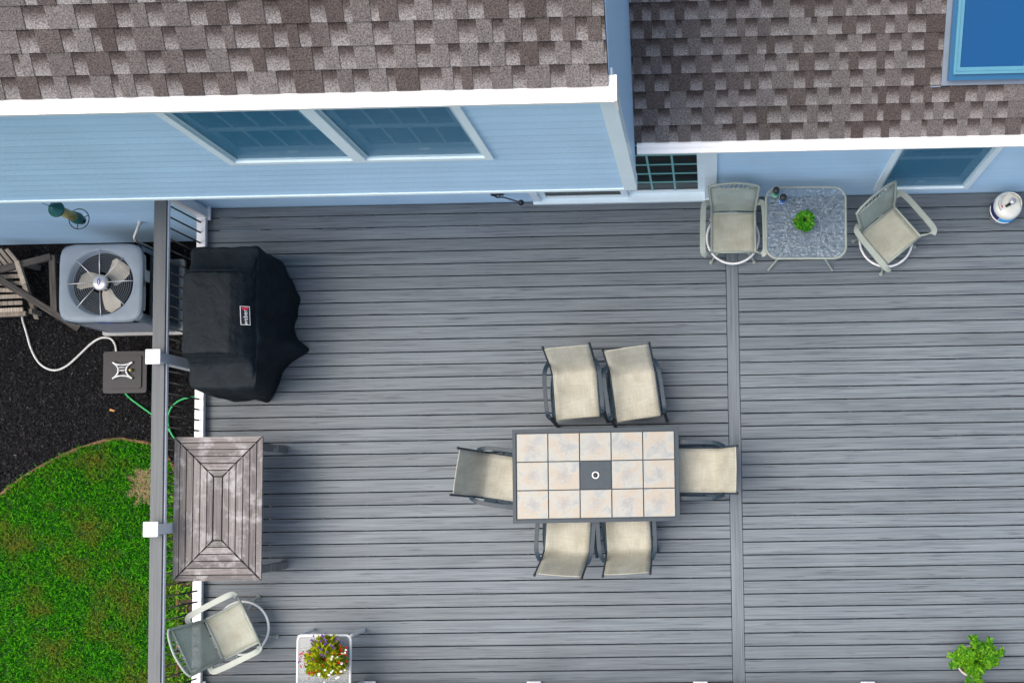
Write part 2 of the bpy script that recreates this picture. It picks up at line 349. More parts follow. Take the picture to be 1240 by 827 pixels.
def tube(bm, pts, r, seg=8, closed=False, flat=None, up=None):
    """sweep a circle (or a flat w x h bar: flat=(half_w, half_h)) along pts"""
    pts = [Vector(p) for p in pts]; n = len(pts); rings = []
    U = Vector(up) if up else None
    for i, p in enumerate(pts):
        a = pts[(i - 1) % n] if (closed or i > 0) else p
        b = pts[(i + 1) % n] if (closed or i < n - 1) else p
        d = (b - a).normalized()
        u = U if U else (Vector((0, 0, 1)) if abs(d.z) < .9 else Vector((1, 0, 0)))
        s = d.cross(u).normalized(); t = s.cross(d).normalized()
        rr = r(i / max(1, n - 1)) if callable(r) else r
        if flat: prof = [(flat[0], flat[1]), (-flat[0], flat[1]), (-flat[0], -flat[1]), (flat[0], -flat[1])]
        else: prof = [(math.cos(k * 2 * math.pi / seg) * rr, math.sin(k * 2 * math.pi / seg) * rr) for k in range(seg)]
        rings.append([bm.verts.new(p + s * x + t * y) for x, y in prof])
    m = len(rings[0])
    for i in range(n if closed else n - 1):
        A, B = rings[i], rings[(i + 1) % n]
        for k in range(m): bm.faces.new((A[k], A[(k + 1) % m], B[(k + 1) % m], B[k]))
    if not closed: bm.faces.new(rings[0]); bm.faces.new(rings[-1][::-1])
def tubeo(name, mat, parent, pts, r, **k):
    fk = {q: k.pop(q) for q in ('loc', 'rot', 'smooth', 'kind') if q in k}
    fk.setdefault('smooth', 'flat' not in k)
    bm = bmesh.new(); tube(bm, pts, r, **k); return finish(name, bm, mat, parent, **fk)
def lathe(bm, prof, seg=28, M=None, a0=0, a1=2 * math.pi):
    full = abs(a1 - a0 - 2 * math.pi) < 1e-6; cnt = seg if full else seg + 1; rings = []
    for rr, z in prof:
        ring = []
        for k in range(cnt):
            a = a0 + (a1 - a0) * k / seg; p = Vector((rr * math.cos(a), rr * math.sin(a), z))
            ring.append(bm.verts.new(M @ p if M else p))
        rings.append(ring)
    for A, B in zip(rings, rings[1:]):
        for k in range(cnt if full else cnt - 1): bm.faces.new((A[k], A[(k + 1) % cnt], B[(k + 1) % cnt], B[k]))
    if full:
        if prof[0][0] > 1e-4: bm.faces.new(rings[0][::-1])
        if prof[-1][0] > 1e-4: bm.faces.new(rings[-1])
    bmesh.ops.remove_doubles(bm, verts=bm.verts, dist=1e-5)
def latheo(name, mat, parent, prof, seg=28, smooth=True, **k):
    lk = {q: k.pop(q) for q in ('a0', 'a1', 'M') if q in k}
    bm = bmesh.new(); lathe(bm, prof, seg, **lk); return finish(name, bm, mat, parent, smooth=smooth, **k)
def poly(bm, pts, z0, z1):
    """extruded polygon"""
    a = [bm.verts.new((x, y, z0)) for x, y in pts]; b = [bm.verts.new((x, y, z1)) for x, y in pts]; n = len(pts)
    bm.faces.new(a[::-1]); bm.faces.new(b)
    for i in range(n): bm.faces.new((a[i], a[(i + 1) % n], b[(i + 1) % n], b[i]))
def rrect(hx, hy, r, k=6, cx=0, cy=0):
    out = []
    for sx, sy, a in ((1, 1, 0), (-1, 1, 90), (-1, -1, 180), (1, -1, 270)):
        for i in range(k + 1):
            t = R(a + 90 * i / k); out.append((cx + sx * (hx - r) + r * math.cos(t), cy + sy * (hy - r) + r * math.sin(t)))
    return out
def rawmesh(name, verts, faces):
    me = bpy.data.meshes.new(name); me.from_pydata(verts, [], faces); me.update(); return me
def struct(o): o['kind'] = 'structure'; return o

# ------------------------------------------------------------------ ground
GZ = -1.45
bm = bmesh.new(); box(bm, -120, 120, -120, 120, GZ - .3, GZ - .03); struct(finish('ground', bm, 'far_ground'))
lawn_edge = [(-13, -1.6), (-11, -.7), (-9.9, -.35)] + [tuple(P(x, y, GZ)[:2]) for x, y in ((0, 602), (20, 583), (70, 553), (110, 538), (140, 531), (165, 533), (190, 540), (207, 556))]
lawn_edge += [(-6.80, .25), (-6.79, -1), (-6.79, -3), (-6.79, -8)]
# mulch bed: everything between the lawn edge and the house, also under the deck
bm = bmesh.new()
bed = lawn_edge + [(8, -8), (8, 3.5), (-13, 3.5)]
vs = [bm.verts.new((x, y, GZ)) for x, y in bed]; f = bm.faces.new(vs)
bmesh.ops.triangulate(bm, faces=[f]); struct(finish('mulch_bed', bm, 'mulch_bed'))
bm = bmesh.new()
vs = [bm.verts.new((x, y, GZ + .012)) for x, y in lawn_edge + [(-13, -8)]]; f = bm.faces.new(vs); bmesh.ops.triangulate(bm, faces=[f])
struct(finish('lawn', bm, 'lawn_soil'))
# brown soil lip along the cut edge of the lawn
bm = bmesh.new()
path = smoothpath([(x, y, GZ + .01) for x, y in lawn_edge], 2)
tube(bm, [p + Vector((random.uniform(-.008, .008), random.uniform(-.008, .008), 0)) for p in path], lambda t: .022 + .008 * random.random(), seg=6)
struct(finish('lawn_edge_soil', bm, 'edge_soil', smooth=True))
# bare soil strip under the railing
bm = bmesh.new(); vs = [bm.verts.new(p) for p in ((-6.80, .1, GZ + .006), (-6.80, -6, GZ + .006), (-5.6, -6, GZ + .006), (-5.6, .1, GZ + .006))]; bm.faces.new(vs)
struct(finish('soil_strip', bm, 'soil'))

def inside(x, y, pg):
    c = False; j = len(pg) - 1
    for i in range(len(pg)):
        xi, yi = pg[i]; xj, yj = pg[j]
        if (yi > y) != (yj > y) and x < (xj - xi) * (y - yi) / (yj - yi) + xi: c = not c
        j = i
    return c
LAWN = lawn_edge + [(-13, -8)]
def blades(count, region, test, hmin, hmax, wd, spread=.8):
    v, f = [], []
    while count:
        x = random.uniform(region[0], region[1]); y = random.uniform(region[2], region[3])
        if not test(x, y): continue
        count -= 1
        a = random.uniform(0, 6.283); h = random.uniform(hmin, hmax); ln = h * random.uniform(.3, 1.5) * spread
        dx, dy = math.cos(a), math.sin(a); ww = wd * random.uniform(.7, 1.3); px, py = -dy * ww, dx * ww; k = len(v); z = GZ + .008
        v += [(x - px, y - py, z), (x + px, y + py, z), (x + dx * ln * .45 + px * .8, y + dy * ln * .45 + py * .8, z + h * .75),
              (x + dx * ln * .45 - px * .8, y + dy * ln * .45 - py * .8, z + h * .75), (x + dx * ln, y + dy * ln, z + h * .9)]
        f += [(k, k + 1, k + 2, k + 3), (k + 3, k + 2, k + 4)]
    return v, f
PCH = P(176, 588, GZ)
def bare(x, y): return ((x - PCH.x) / .20) ** 2 + ((y - PCH.y) / .23) ** 2 < 1 + .5 * math.sin(x * 31) * math.sin(y * 27)
def mk_stuff(name, vf, mat, label, cat):
    o = link(name, rawmesh(name, *vf), mat); o['kind'] = 'stuff'; o['label'] = label; o['category'] = cat; return o
v1 = blades(62000, (-10.2, -6.79, -3.6, 1.0), lambda x, y: inside(x, y, LAWN) and not (bare(x, y) and random.random() < .93), .025, .075, .0052)
mk_stuff('grass', v1, 'grass', 'thick green lawn grass beside the black mulch bed', 'grass')
v2 = blades(1800, (PCH.x - .28, PCH.x + .28, PCH.y - .32, PCH.y + .32), lambda x, y: bare(x, y), .004, .02, .004, 3.0)
mk_stuff('dead_grass', v2, 'dry_grass', 'straw coloured dead patch of grass beside the railing', 'grass')
v3 = blades(900, (-6.84, -6.45, -2.6, .3), lambda x, y: random.random() < .3 + .7 * (math.sin(y * 7) > 0) and x < -6.62 + .1 * math.sin(y * 5), .04, .10, .010, 1.2)
mk_stuff('weeds', v3, 'fern_leaf', 'broad leaved weeds growing along the soil strip under the railing', 'weeds')
def chips(count, region, test):
    v, f = [], []
    while count:
        x = random.uniform(region[0], region[1]); y = random.uniform(region[2], region[3])
        if not test(x, y): continue
        count -= 1
        M = Matrix.Translation((x, y, GZ + random.uniform(.002, .02))) @ Euler((random.gauss(0, .45), random.gauss(0, .45), random.uniform(0, 6.28))).to_matrix().to_4x4()
        a = random.uniform(.006, .022); b = random.uniform(.003, .008); k = len(v)
        v += [tuple(M @ Vector(p)) for p in ((-a, -b, 0), (a * random.uniform(.6, 1), -b, 0), (a, b * random.uniform(.3, 1), .002), (-a, b, 0))]; f.append((k, k + 1, k + 2, k + 3))
    return v, f
BED = bed
mk_stuff('mulch', chips(52000, (-10, -5.7, .0, 3.33), lambda x, y: inside(x, y, BED)), 'mulch_chips', 'black shredded bark mulch between the house and the lawn', 'mulch')
mk_stuff('leaf_litter', chips(500, (-6.79, -5.75, -3, .3), lambda x, y: True), 'dry_grass', 'small brown litter on the soil strip beside the deck', 'litter')
bm = bmesh.new(); q = P(137, 497, GZ); box(bm, -.03, .03, -.012, .012, 0, .004, Matrix.Translation((q.x, q.y, GZ + .02)) @ Matrix.Rotation(-.3, 4, 'Z') @ Matrix.Rotation(.2, 4, 'Y'))
o = finish('fallen_leaf', bm, 'leaf_orange'); o['label'] = 'small orange fallen leaf lying on the black mulch'; o['category'] = 'leaf'

# ------------------------------------------------------------------ house
YL, YU = 3.36, 2.72             # faces of the lower wall and of the jutting upper storey
XC = -0.615                     # outer corner of the upper storey
ZO = 2.49                       # underside of the upper storey
house = thing('house', 'pale blue sided two storey house with brown shingle roofs above the deck', 'house', (0, 5, GZ))
HO = Vector((0, -5, -GZ))       # world -> house local
def hpart(name, bm, mat, parent=None, **k): return finish(name, bm, mat, parent or house, HO if parent is None else (0, 0, 0), **k)
EXP = .135
def siding(wall, x0, x1, y, z0, z1, holes):
    """lapped boards facing -y; holes = [(x0,x1,z0,z1)]"""
    n = math.ceil((z1 - z0) / EXP); cache = {}
    for i in range(n):
        za = z0 + i * EXP; zb = min(za + EXP, z1)
        if zb - za < .02: continue
        cuts = sorted([h for h in holes if h[2] < zb - .005 and h[3] > za + .005])
        xs = x0; segs = []
        for h in cuts:
            if h[0] > xs: segs.append((xs, h[0]))
            xs = max(xs, h[1])
        if xs < x1: segs.append((xs, x1))
        for a, b in segs:
            key = (round(b - a, 3), round(zb - za, 3))
            if key not in cache:
                bm = bmesh.new(); hw = (b - a) / 2; h = zb - za
                pr = [(-.0125, 0), (-.0135, .010), (-.004, h), (.01, h), (.01, 0)]
                A = [bm.verts.new((-hw, p, q)) for p, q in pr]; B = [bm.verts.new((hw, p, q)) for p, q in pr]
                for k in range(5): bm.faces.new((A[k], A[(k + 1) % 5], B[(k + 1) % 5], B[k]))
                bm.faces.new(A); bm.faces.new(B[::-1]); bmesh.ops.recalc_face_normals(bm, faces=bm.faces)
                me = bpy.data.meshes.new('siding_board'); bm.to_mesh(me); bm.free(); cache[key] = me
            link('siding_board', cache[key], 'siding', wall, ((a + b) / 2, y, za))
# openings (world): door, right window, upper double window
DOOR = (-1.95, .13, -.02, 2.06)
WINR = (1.885, 2.94, .20, 2.05)
WINU = (-3.83, -1.69, 3.40, 4.66)
def wallbox(name, x0, x1, y0, y1, z0, z1, holes):
    bm = bmesh.new(); xs = sorted({x0, x1, *[h[0] for h in holes], *[h[1] for h in holes]}); zs = sorted({z0, z1, *[max(z0, h[2]) for h in holes], *[h[3] for h in holes]})
    for xa, xb in zip(xs, xs[1:]):
        for za, zb in zip(zs, zs[1:]):
            cx, cz = (xa + xb) / 2, (za + zb) / 2
            if any(h[0] < cx < h[1] and h[2] < cz < h[3] for h in holes): continue
            box(bm, xa, xb, y0, y1, za, zb)
    bmesh.ops.remove_doubles(bm, verts=bm.verts, dist=1e-5)
    # drop inner faces between cells
    dup = {}
    for f in bm.faces: dup.setdefault(tuple(sorted(v.index for v in f.verts)), []).append(f)
    bm.verts.index_update(); dup = {}
    for f in bm.faces: dup.setdefault(frozenset(v.index for v in f.verts), []).append(f)
    bmesh.ops.delete(bm, geom=[f for fs in dup.values() if len(fs) > 1 for f in fs], context='FACES_ONLY')
    return hpart(name, bm, 'side_siding')
lw = wallbox('lower_wall', -12, 7, YL, YL + .16, GZ - .02, 2.52, [DOOR, WINR])
siding(lw, -12, 7, YL, GZ, 2.47, [DOOR, WINR])
uw = wallbox('upper_wall', -12, XC - .1605, YU, YU + .16, ZO, 4.80, [WINU])
siding(uw, -12, XC - .10, YU, ZO + .035, 4.76, [WINU])
LS, RS = R(30), R(26)           # roof slopes
LE, RE = (2.665, 4.875), (3.095, 2.585)   # eave edge (y, z) of the two roofs
# side wall of the upper storey and rest of the house body
bm = bmesh.new()
pr = [(YU, ZO), (YU, LE[1] + (YU - LE[0]) * math.tan(LS) - .07), (7.6, LE[1] + (7.6 - LE[0]) * math.tan(LS) - .07), (7.6, ZO)]
for s in (0,):
    A = [bm.verts.new((XC - .16, a, b)) for a, b in pr]; B = [bm.verts.new((XC, a, b)) for a, b in pr]
    for k in range(4): bm.faces.new((A[k], A[(k + 1) % 4], B[(k + 1) % 4], B[k]))
    bm.faces.new(A); bm.faces.new(B[::-1])
hpart('side_wall', bm, 'side_siding')
boxo('soffit', 'trim', house, -12, XC - .002, YU + .004, YL + .1, ZO - .02 - GZ, ZO - .002 - GZ).location += Vector((0, -5, 0))
for (x0, x1, y0, y1, z0, z1, nm) in (
    (XC - .105, XC + .012, YU - .022, YU - .001, ZO - .005, 4.77, 'corner_trim'), (XC + .001, XC + .014, YU - .001, YU + .10, ZO - .005, 4.80, 'corner_trim'),
    (-12, XC - .106, YU - .024, YU - .001, ZO - .012, ZO + .034, 'starter_strip'), (-12, 7, YL - .02, YL - .001, 2.472, 2.52, 'frieze_board')):
    boxo(nm, 'trim', house, x0, x1, y0 - 5, y1 - 5, z0 - GZ, z1 - GZ)
# --- roofs
def roof(name, x0, x1, eave, slope, length, ncourse, sx0, sx1):
    bm = bmesh.new(); L0 = .142 * ncourse
    box(bm, x0, x1, 0, length, -.06, -.012)
    box(bm, x0, x1, L0, length, -.012, .004)
    ro = finish(name, bm, 'shingle_tab', house, Vector((0, eave[0], eave[1])) + HO, (slope, 0, 0))
    E = .142
    bm = bmesh.new(); hw = (x1 - x0) / 2
    pr = [(0, -.004), (0, .006), (E + .03, -.002), (E + .03, -.011), (.02, -.011)]
    A = [bm.verts.new((-hw, a, b)) for a, b in pr]; B = [bm.verts.new((hw, a, b)) for a, b in pr]
    for k in range(5): bm.faces.new((A[k], A[(k + 1) % 5], B[(k + 1) % 5], B[k]))
    bm.faces.new(A); bm.faces.new(B[::-1]); bmesh.ops.recalc_face_normals(bm, faces=bm.faces)
    me = bpy.data.meshes.new('shingle_course'); bm.to_mesh(me); bm.free()
    tabs = []
    for wd in (.075, .09, .10, .115, .125, .14, .16, .19):
        bm = bmesh.new(); h = wd / 2; t = .007
        lo = [(-h + .003, -.001), (h - .003, -.001), (h, E + .004), (-h, E + .004)]
        def zz(y): return .006 - .008 * y / (E + .03)
        a = [bm.verts.new((x, y, zz(y) - .001)) for x, y in lo]; b = [bm.verts.new((x, y, zz(y) + t * (1 - .55 * y / E))) for x, y in lo]
        bm.faces.new(a[::-1]); bm.faces.new(b)
        for i in range(4): bm.faces.new((a[i], a[(i + 1) % 4], b[(i + 1) % 4], b[i]))
        m2 = bpy.data.meshes.new('shingle_tab'); bm.to_mesh(m2); bm.free(); tabs.append((wd, m2))
    for c in range(ncourse):
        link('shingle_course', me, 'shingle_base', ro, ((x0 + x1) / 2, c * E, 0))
        x = sx1 - random.uniform(.0, .12)
        while x > sx0:
            wd, m2 = random.choice(tabs)
            link('shingle', m2, 'shingle_tab', ro, (x - wd / 2, c * E, 0))
            x -= wd + random.choice((.05, .075, .09, .10, .11, .12, .15))
    return ro
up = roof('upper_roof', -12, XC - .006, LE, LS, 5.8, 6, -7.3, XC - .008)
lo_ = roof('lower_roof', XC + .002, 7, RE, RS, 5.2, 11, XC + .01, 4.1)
# --- gutters: five inch K profile
def gutter(x0, x1, yb, zt, name):
    bm = bmesh.new()
    pr = [(0, 0), (0, -.115), (-.075, -.115), (-.085, -.075), (-.112, -.045), (-.112, -.004), (-.122, .0), (-.122, .006), (-.105, .006), (-.105, -.01), (-.10, -.04), (-.075, -.07), (-.068, -.105), (-.006, -.105), (-.006, 0)]
    pr = [(a * 1.15, b * 1.1) for a, b in pr]; n = len(pr)
    A = [bm.verts.new((x0, yb + a, zt + b)) for a, b in pr]; B = [bm.verts.new((x1, yb + a, zt + b)) for a, b in pr]
    for k in range(n): bm.faces.new((A[k], A[(k + 1) % n], B[(k + 1) % n], B[k]))
    bm.faces.new(A); bm.faces.new(B[::-1])
    g = hpart(name, bm, 'gutter_white')
    # leaf guard cover sheet with shallow ribs
    bm = bmesh.new(); cols = [(-.118, .0065), (-.09, .010), (-.088, .014), (-.078, .014), (-.076, .011), (-.052, .013), (-.050, .017), (-.040, .017), (-.038, .014), (-.006, .018), (.03, .026)]; cols = [(a * 1.15 if a < 0 else a, b) for a, b in cols]
    A = [bm.verts.new((x0, yb + a, zt + b)) for a, b in cols]; B = [bm.verts.new((x1, yb + a, zt + b)) for a, b in cols]
    A2 = [bm.verts.new((x0, yb + a, zt + b - .003)) for a, b in cols]; B2 = [bm.verts.new((x1, yb + a, zt + b - .003)) for a, b in cols]
    for k in range(len(cols) - 1): bm.faces.new((A[k], A[k + 1], B[k + 1], B[k])); bm.faces.new((A2[k], B2[k], B2[k + 1], A2[k + 1]))
    bm.faces.new((A[0], B[0], B2[0], A2[0])); bm.faces.new((A[-1], A2[-1], B2[-1], B[-1]))
    finish('leaf_guard', bm, 'gutter_white', g)
    return g
g1 = gutter(-12, -.585, 2.705, 4.855, 'gutter')
bm = bmesh.new(); box(bm, -.585, -.565, 2.562, 2.735, 4.725, 4.885); finish('end_cap', bm, 'gutter_white', g1)
g2 = gutter(XC + .02, 7, 3.135, 2.565, 'gutter')
boxo('fascia', 'trim', house, XC + .02, 7, 3.137 - 5, 3.16 - 5, 2.40 - GZ, 2.55 - GZ)
boxo('soffit', 'trim', house, XC + .02, 7, 3.161 - 5, YL - .02 - 5, 2.40 - GZ, 2.42 - GZ)
# --- windows
def window(x0, x1, z0, z1, y, units, cross, name='window'):
    """white casing, insect screen, sash frames and grilles behind it, a backing sheet coloured as the dark room"""
    bm = bmesh.new(); cw = .062; d0, d1 = y - .032, y + .02
    box(bm, x0, x0 + cw, d0, d1, z0, z1); box(bm, x1 - cw, x1, d0, d1, z0, z1)
    box(bm, x0 + cw, x1 - cw, d0, d1, z0, z0 + .05); box(bm, x0 + cw, x1 - cw, d0, d1, z1 - .06, z1)
    wx = (x1 - x0 - 2 * cw - (units - 1) * .10) / units
    for u in range(1, units): box(bm, x0 + cw + u * wx + (u - 1) * .10, x0 + cw + u * (wx + .10), d0 - .002, d1, z0 + .05, z1 - .06)
    wo = hpart(name, bm, 'trim')
    for u in range(units):
        a = x0 + cw + u * (wx + .10); b = a + wx; zm = (z0 + z1) / 2
        bm = bmesh.new(); e = .002
        box(bm, a + e, a + .028, y - .012, y + .05, z0 + .05, z1 - .06); box(bm, b - .028, b - e, y - .012, y + .05, z0 + .05, z1 - .06)
        box(bm, a + .028, b - .028, y - .012, y + .05, z0 + .052, z0 + .075)
        finish('jamb', bm, 'sash', wo)
        bm = bmesh.new(); s = .05
        for (za, zb, yy) in ((z0 + .075, zm + .02, y + .05), (zm - .02, z1 - .06, y + .02)):
            box(bm, a + .028, a + .028 + s, yy, yy + .03, za, zb); box(bm, b - .028 - s, b - .028, yy, yy + .03, za, zb)
            box(bm, a + .028 + s, b - .028 - s, yy, yy + .03, za, za + (.08 if za < zm - .1 else .04)); box(bm, a + .028 + s, b - .028 - s, yy, yy + .03, zb - .035, zb)
        finish('sash', bm, 'sash', wo)
        if cross:
            for k in (1, 2, 3):
                xx = a + .078 + (b - a - .156) * k / 4
                for (za, zb, yy) in ((z0 + .155, zm - .015, y + .056), (zm + .02, z1 - .1, y + .026)):
                    bm = bmesh.new(); box(bm, xx - .009, xx + .009, yy, yy + .012, za, zb); finish('muntin', bm, 'sash', wo)
        bm = bmesh.new(); box(bm, a + .029, b - .029, y + .064, y + .068, z0 + .08, zm); box(bm, a + .029, b - .029, y + .034, y + .038, zm, z1 - .07); finish('pane', bm, 'window_glass', wo)
        bm = bmesh.new(); box(bm, a + .028, b - .028, y - .004, y - .001, z0 + .076, z1 - .062); finish('insect_screen', bm, 'screen_glass', wo)
        bm = bmesh.new(); box(bm, a - .02, b + .02, y + .135, y + .15, z0 + .02, z1 - .02); finish('room_dark_sheet', bm, 'interior', wo)  # thin sheet whose colour stands in for the dim room behind
        bm = bmesh.new(); box(bm, (a + b) / 2 - .04, (a + b) / 2 + .04, y + .034, y + .052, z0 + .076, z0 + .085); finish('sash_lift', bm, 'trim', wo)
    return wo
window(*WINU, YU, 2, True)
window(*WINR, YL, 1, False)
# --- sliding door
x0, x1, z0, z1 = DOOR; y = YL; xm = -.90
bm = bmesh.new(); cw = .08
box(bm, x0, x0 + cw, y - .035, y + .12, 0.006, z1); box(bm, x1 - cw - .05, x1, y - .035, y + .12, .006, z1)
box(bm, x0 + cw, x1 - cw - .05, y - .03, y + .12, z1 - .09, z1)
dr = hpart('sliding_door', bm, 'trim')
bm = bmesh.new(); box(bm, x0 - .01, x1 + .01, y - .055, y + .12, .004, .045); finish('door_sill', bm, 'trim', dr)
for (a, b, yy, mm) in ((x0 + cw, xm + .03, y + .0, 'interior_dark'), (xm - .02, x1 - cw - .05, y + .045, 'interior_dark')):
    bm = bmesh.new(); s = .075; zb, zt = .048, z1 - .09
    box(bm, a, a + s, yy, yy + .035, zb, zt); box(bm, b - s, b, yy, yy + .035, zb, zt); box(bm, a + s, b - s, yy, yy + .035, zb, zb + .07); box(bm, a + s, b - s, yy, yy + .035, zt - .07, zt)
    pn = finish('door_panel', bm, 'trim', dr)
    bm = bmesh.new(); box(bm, a + s, b - s, yy + .014, yy + .020, zb + .07, zt - .07); finish('pane', bm, 'door_glass', dr)
    if a > x0 + .5:
        for k in range(1, 3):
            xx = a + s + (b - a - 2 * s) * k / 3; bm = bmesh.new(); box(bm, xx - .011, xx + .011, yy + .003, yy + .012, zb + .07, zt - .07); finish('muntin', bm, 'muntin_green', dr)
        for k in range(1, 6):
            zz_ = zb + .07 + (zt - zb - .14) * k / 6; bm = bmesh.new(); box(bm, a + s, b - s, yy + .004, yy + .0115, zz_ - .011, zz_ + .011); finish('muntin', bm, 'muntin_green', dr)
bm = bmesh.new(); box(bm, x0 + .04, x1 - .04, y + .14, y + .155, .05, z1); finish('room_dark_sheet', bm, 'interior_dark', dr)  # dark sheet behind the door, painted in place of the unlit room
bm = bmesh.new(); box(bm, xm - .075, xm - .05, y - .03, y - .001, .95, 1.15); finish('door_handle', bm, 'trim', dr)
# --- skylight (built in the plane of the lower roof)
d = ray(1139, 104); nrm = Vector((0, -math.sin(RS), math.cos(RS))); p0 = Vector((0, RE[0], RE[1])); o0 = Vector((0, 0, CAMH))
t = (p0 - o0).dot(nrm) / d.dot(nrm); hit = o0 + d * t; sd_ = (hit - p0).dot(Vector((0, math.cos(RS), math.sin(RS))))
SW, SLn = .80, 1.20
def fr(bm, a, b, c, dd, w, z0, z1):
    box(bm, a, b, c, c + w, z0, z1); box(bm, a, b, dd - w, dd, z0, z1); box(bm, a, a + w, c + w, dd - w, z0, z1); box(bm, b - w, b, c + w, dd - w, z0, z1)
bm = bmesh.new(); fr(bm, 0, SW, 0, SLn, .055, .004, .022); sk = finish('skylight', bm, 'sky_flash', house, Vector((hit.x, hit.y, hit.z)) + HO, (RS, 0, 0))
bm = bmesh.new(); fr(bm, .045, SW - .045, .045, SLn - .045, .05, .0225, .09); finish('kerb', bm, 'sky_kerb', sk)
bm = bmesh.new(); fr(bm, .075, SW - .075, .095, SLn - .075, .022, .0905, .118); fr(bm, .098, SW - .098, .118, SLn - .098, .032, .088, .106); finish('glass_frame', bm, 'sky_frame', sk)
bm = bmesh.new(); box(bm, .125, SW - .125, .145, SLn - .125, .088, .0955); finish('glass', bm, 'sky_glass', sk)
bm = bmesh.new(); box(bm, -.09, -.001, -.012, .0, .004, .016); finish('flashing_tab', bm, 'sky_flash', sk)

# ------------------------------------------------------------------ deck
XL, XR, YF = -5.86, 6.0, -2.33
deck = thing('deck', 'large grey composite plank deck behind the house', 'deck', (0, 0, GZ))
PT = .1445; GAP = .010
XD0, XD1 = .2285, .3625
def board(x0, x1, y0, y1):
    return boxo('deck_board', 'deck_x', deck, x0, x1, y0, y1, -.024 - GZ, -GZ, bev=.0035)
def row(off, x0, x1):
    yt = YL - .022
    ys = [off - k * PT for k in range(60) if off - k * PT > YF + .03]
    cur = yt
    for yy in ys + [YF]:
        if cur - yy > .03: board(x0, x1, yy + GAP / 2, cur - (GAP / 2 if cur != yt else 0))
        cur = yy
row(3.2296, XL, XD0 - .004)
row(3.1896, XD1 + .004, XR)
boxo('deck_board', 'deck_y', deck, XD0, XD1, YF, YL - .06, -.024 - GZ, -GZ, bev=.0035)
for i in range(20):
    xx = -5.72 + i * .61
    if xx < XR: boxo('joist', 'wood_under', deck, xx - .02, xx + .02, YF + .06, YL - .02, -.22 - GZ, -.026 - GZ)
boxo('rim_board', 'deck_x', deck, XL + .02, XR, YF + .015, YF + .045, -.24 - GZ, -.0255 - GZ)
boxo('rim_board', 'deck_y', deck, XL + .01, XL + .04, YF + .05, YL - .03, -.24 - GZ, -.0255 - GZ)
for xx in (-5.7, -2.8, 0.1, 3, 5.9): boxo('support_post', 'wood_under', deck, xx - .06, xx + .06, YF + .10, YF + .22, -.02, -.23 - GZ)

# ------------------------------------------------------------------ railings
capme = None
def post(parent, x, y, half=False):
    global capme
    p = boxo('post', 'rail_white', parent, x - .054, x + .054, y - .054, y + .054, .03, 1.035, bev=.004)
    bm = bmesh.new(); box(bm, -.08, .08, -.08, .08, -.505, -.475, bev=.006); finish('post_skirt', bm, 'rail_white', p)
    bm = bmesh.new(); box(bm, -.078, .078, -.078, .078, .5027, .532, bev=.005)
    for (a, b) in (((.07, .532), (.022, .555)),):
        A = [bm.verts.new((sx * a[0], sy * a[0], a[1])) for sx, sy in ((-1, -1), (1, -1), (1, 1), (-1, 1))]; B = [bm.verts.new((sx * b[0], sy * b[0], b[1])) for sx, sy in ((-1, -1), (1, -1), (1, 1), (-1, 1))]
        for k in range(4): bm.faces.new((A[k], A[(k + 1) % 4], B[(k + 1) % 4], B[k]))
        bm.faces.new(B)
    finish('post_cap', bm, 'rail_white', p)
balme = None
def baluster(parent, x, y):
    global balme
    if balme is None:
        bm = bmesh.new(); tube(bm, [(0, 0, .085), (0, 0, .875)], .0095, seg=8); balme = bpy.data.meshes.new('baluster'); bm.to_mesh(balme); bm.free()
    link('baluster', balme, 'black_metal', parent, (x, y, 0), smooth=True)
XRL = -5.768
lr = thing('railing', 'white post railing with grey top board between the covered grill and the lawn', 'railing', (0, 0, 0))
PY = [3.275, 1.487, -.30, -2.112]
for yy in PY: post(lr, XRL + .012, yy)
for a, b in zip(PY, PY[1:]):
    a2, b2 = a - .055, b + .055
    boxo('bottom_rail', 'rail_white', lr, XRL - .045, XRL + .058, b2, a2, .045, .095, bev=.004)
    boxo('top_rail', 'rail_white', lr, XRL - .03, XRL + .075, b2, a2, .865, .905, bev=.004)
    n = int((a2 - b2) / .118)
    for k in range(n): baluster(lr, XRL, b2 + (a2 - b2) * (k + .5) / n)
seg_ = [(3.335, PY[1] + .055), (PY[1] - .055, PY[2] + .055), (PY[2] - .055, PY[3] + .055)]
for a, b in seg_: boxo('rail_board', 'rail_cap', lr, XRL - .068, XRL + .064, b, a - (0.0), .906, .932, bev=.003)
fr_ = thing('railing', 'white post railing along the outer deck edge, opposite the house wall', 'railing', (0, -2.178, 0), -.0118)
PX = [P(448, 828).x + 1.852 * k for k in range(0, 6)]
yF = 0.0
for xx in PX: post(fr_, xx, yF)
for a, b in zip([XRL - .006] + PX, PX):
    a2, b2 = a + .055, b - .055
    boxo('bottom_rail', 'rail_white', fr_, a2, b2, yF - .045, yF + .045, .045, .095, bev=.004)
    boxo('top_rail', 'rail_white', fr_, a2, b2, yF - .045, yF + .045, .865, .905, bev=.004)
    boxo('rail_board', 'deck_x', fr_, a2, b2, yF - .066, yF + .066, .906, .932, bev=.003)
    n = int((b2 - a2) / .118)
    for k in range(n): baluster(fr_, a2 + (b2 - a2) * (k + .5) / n, yF)

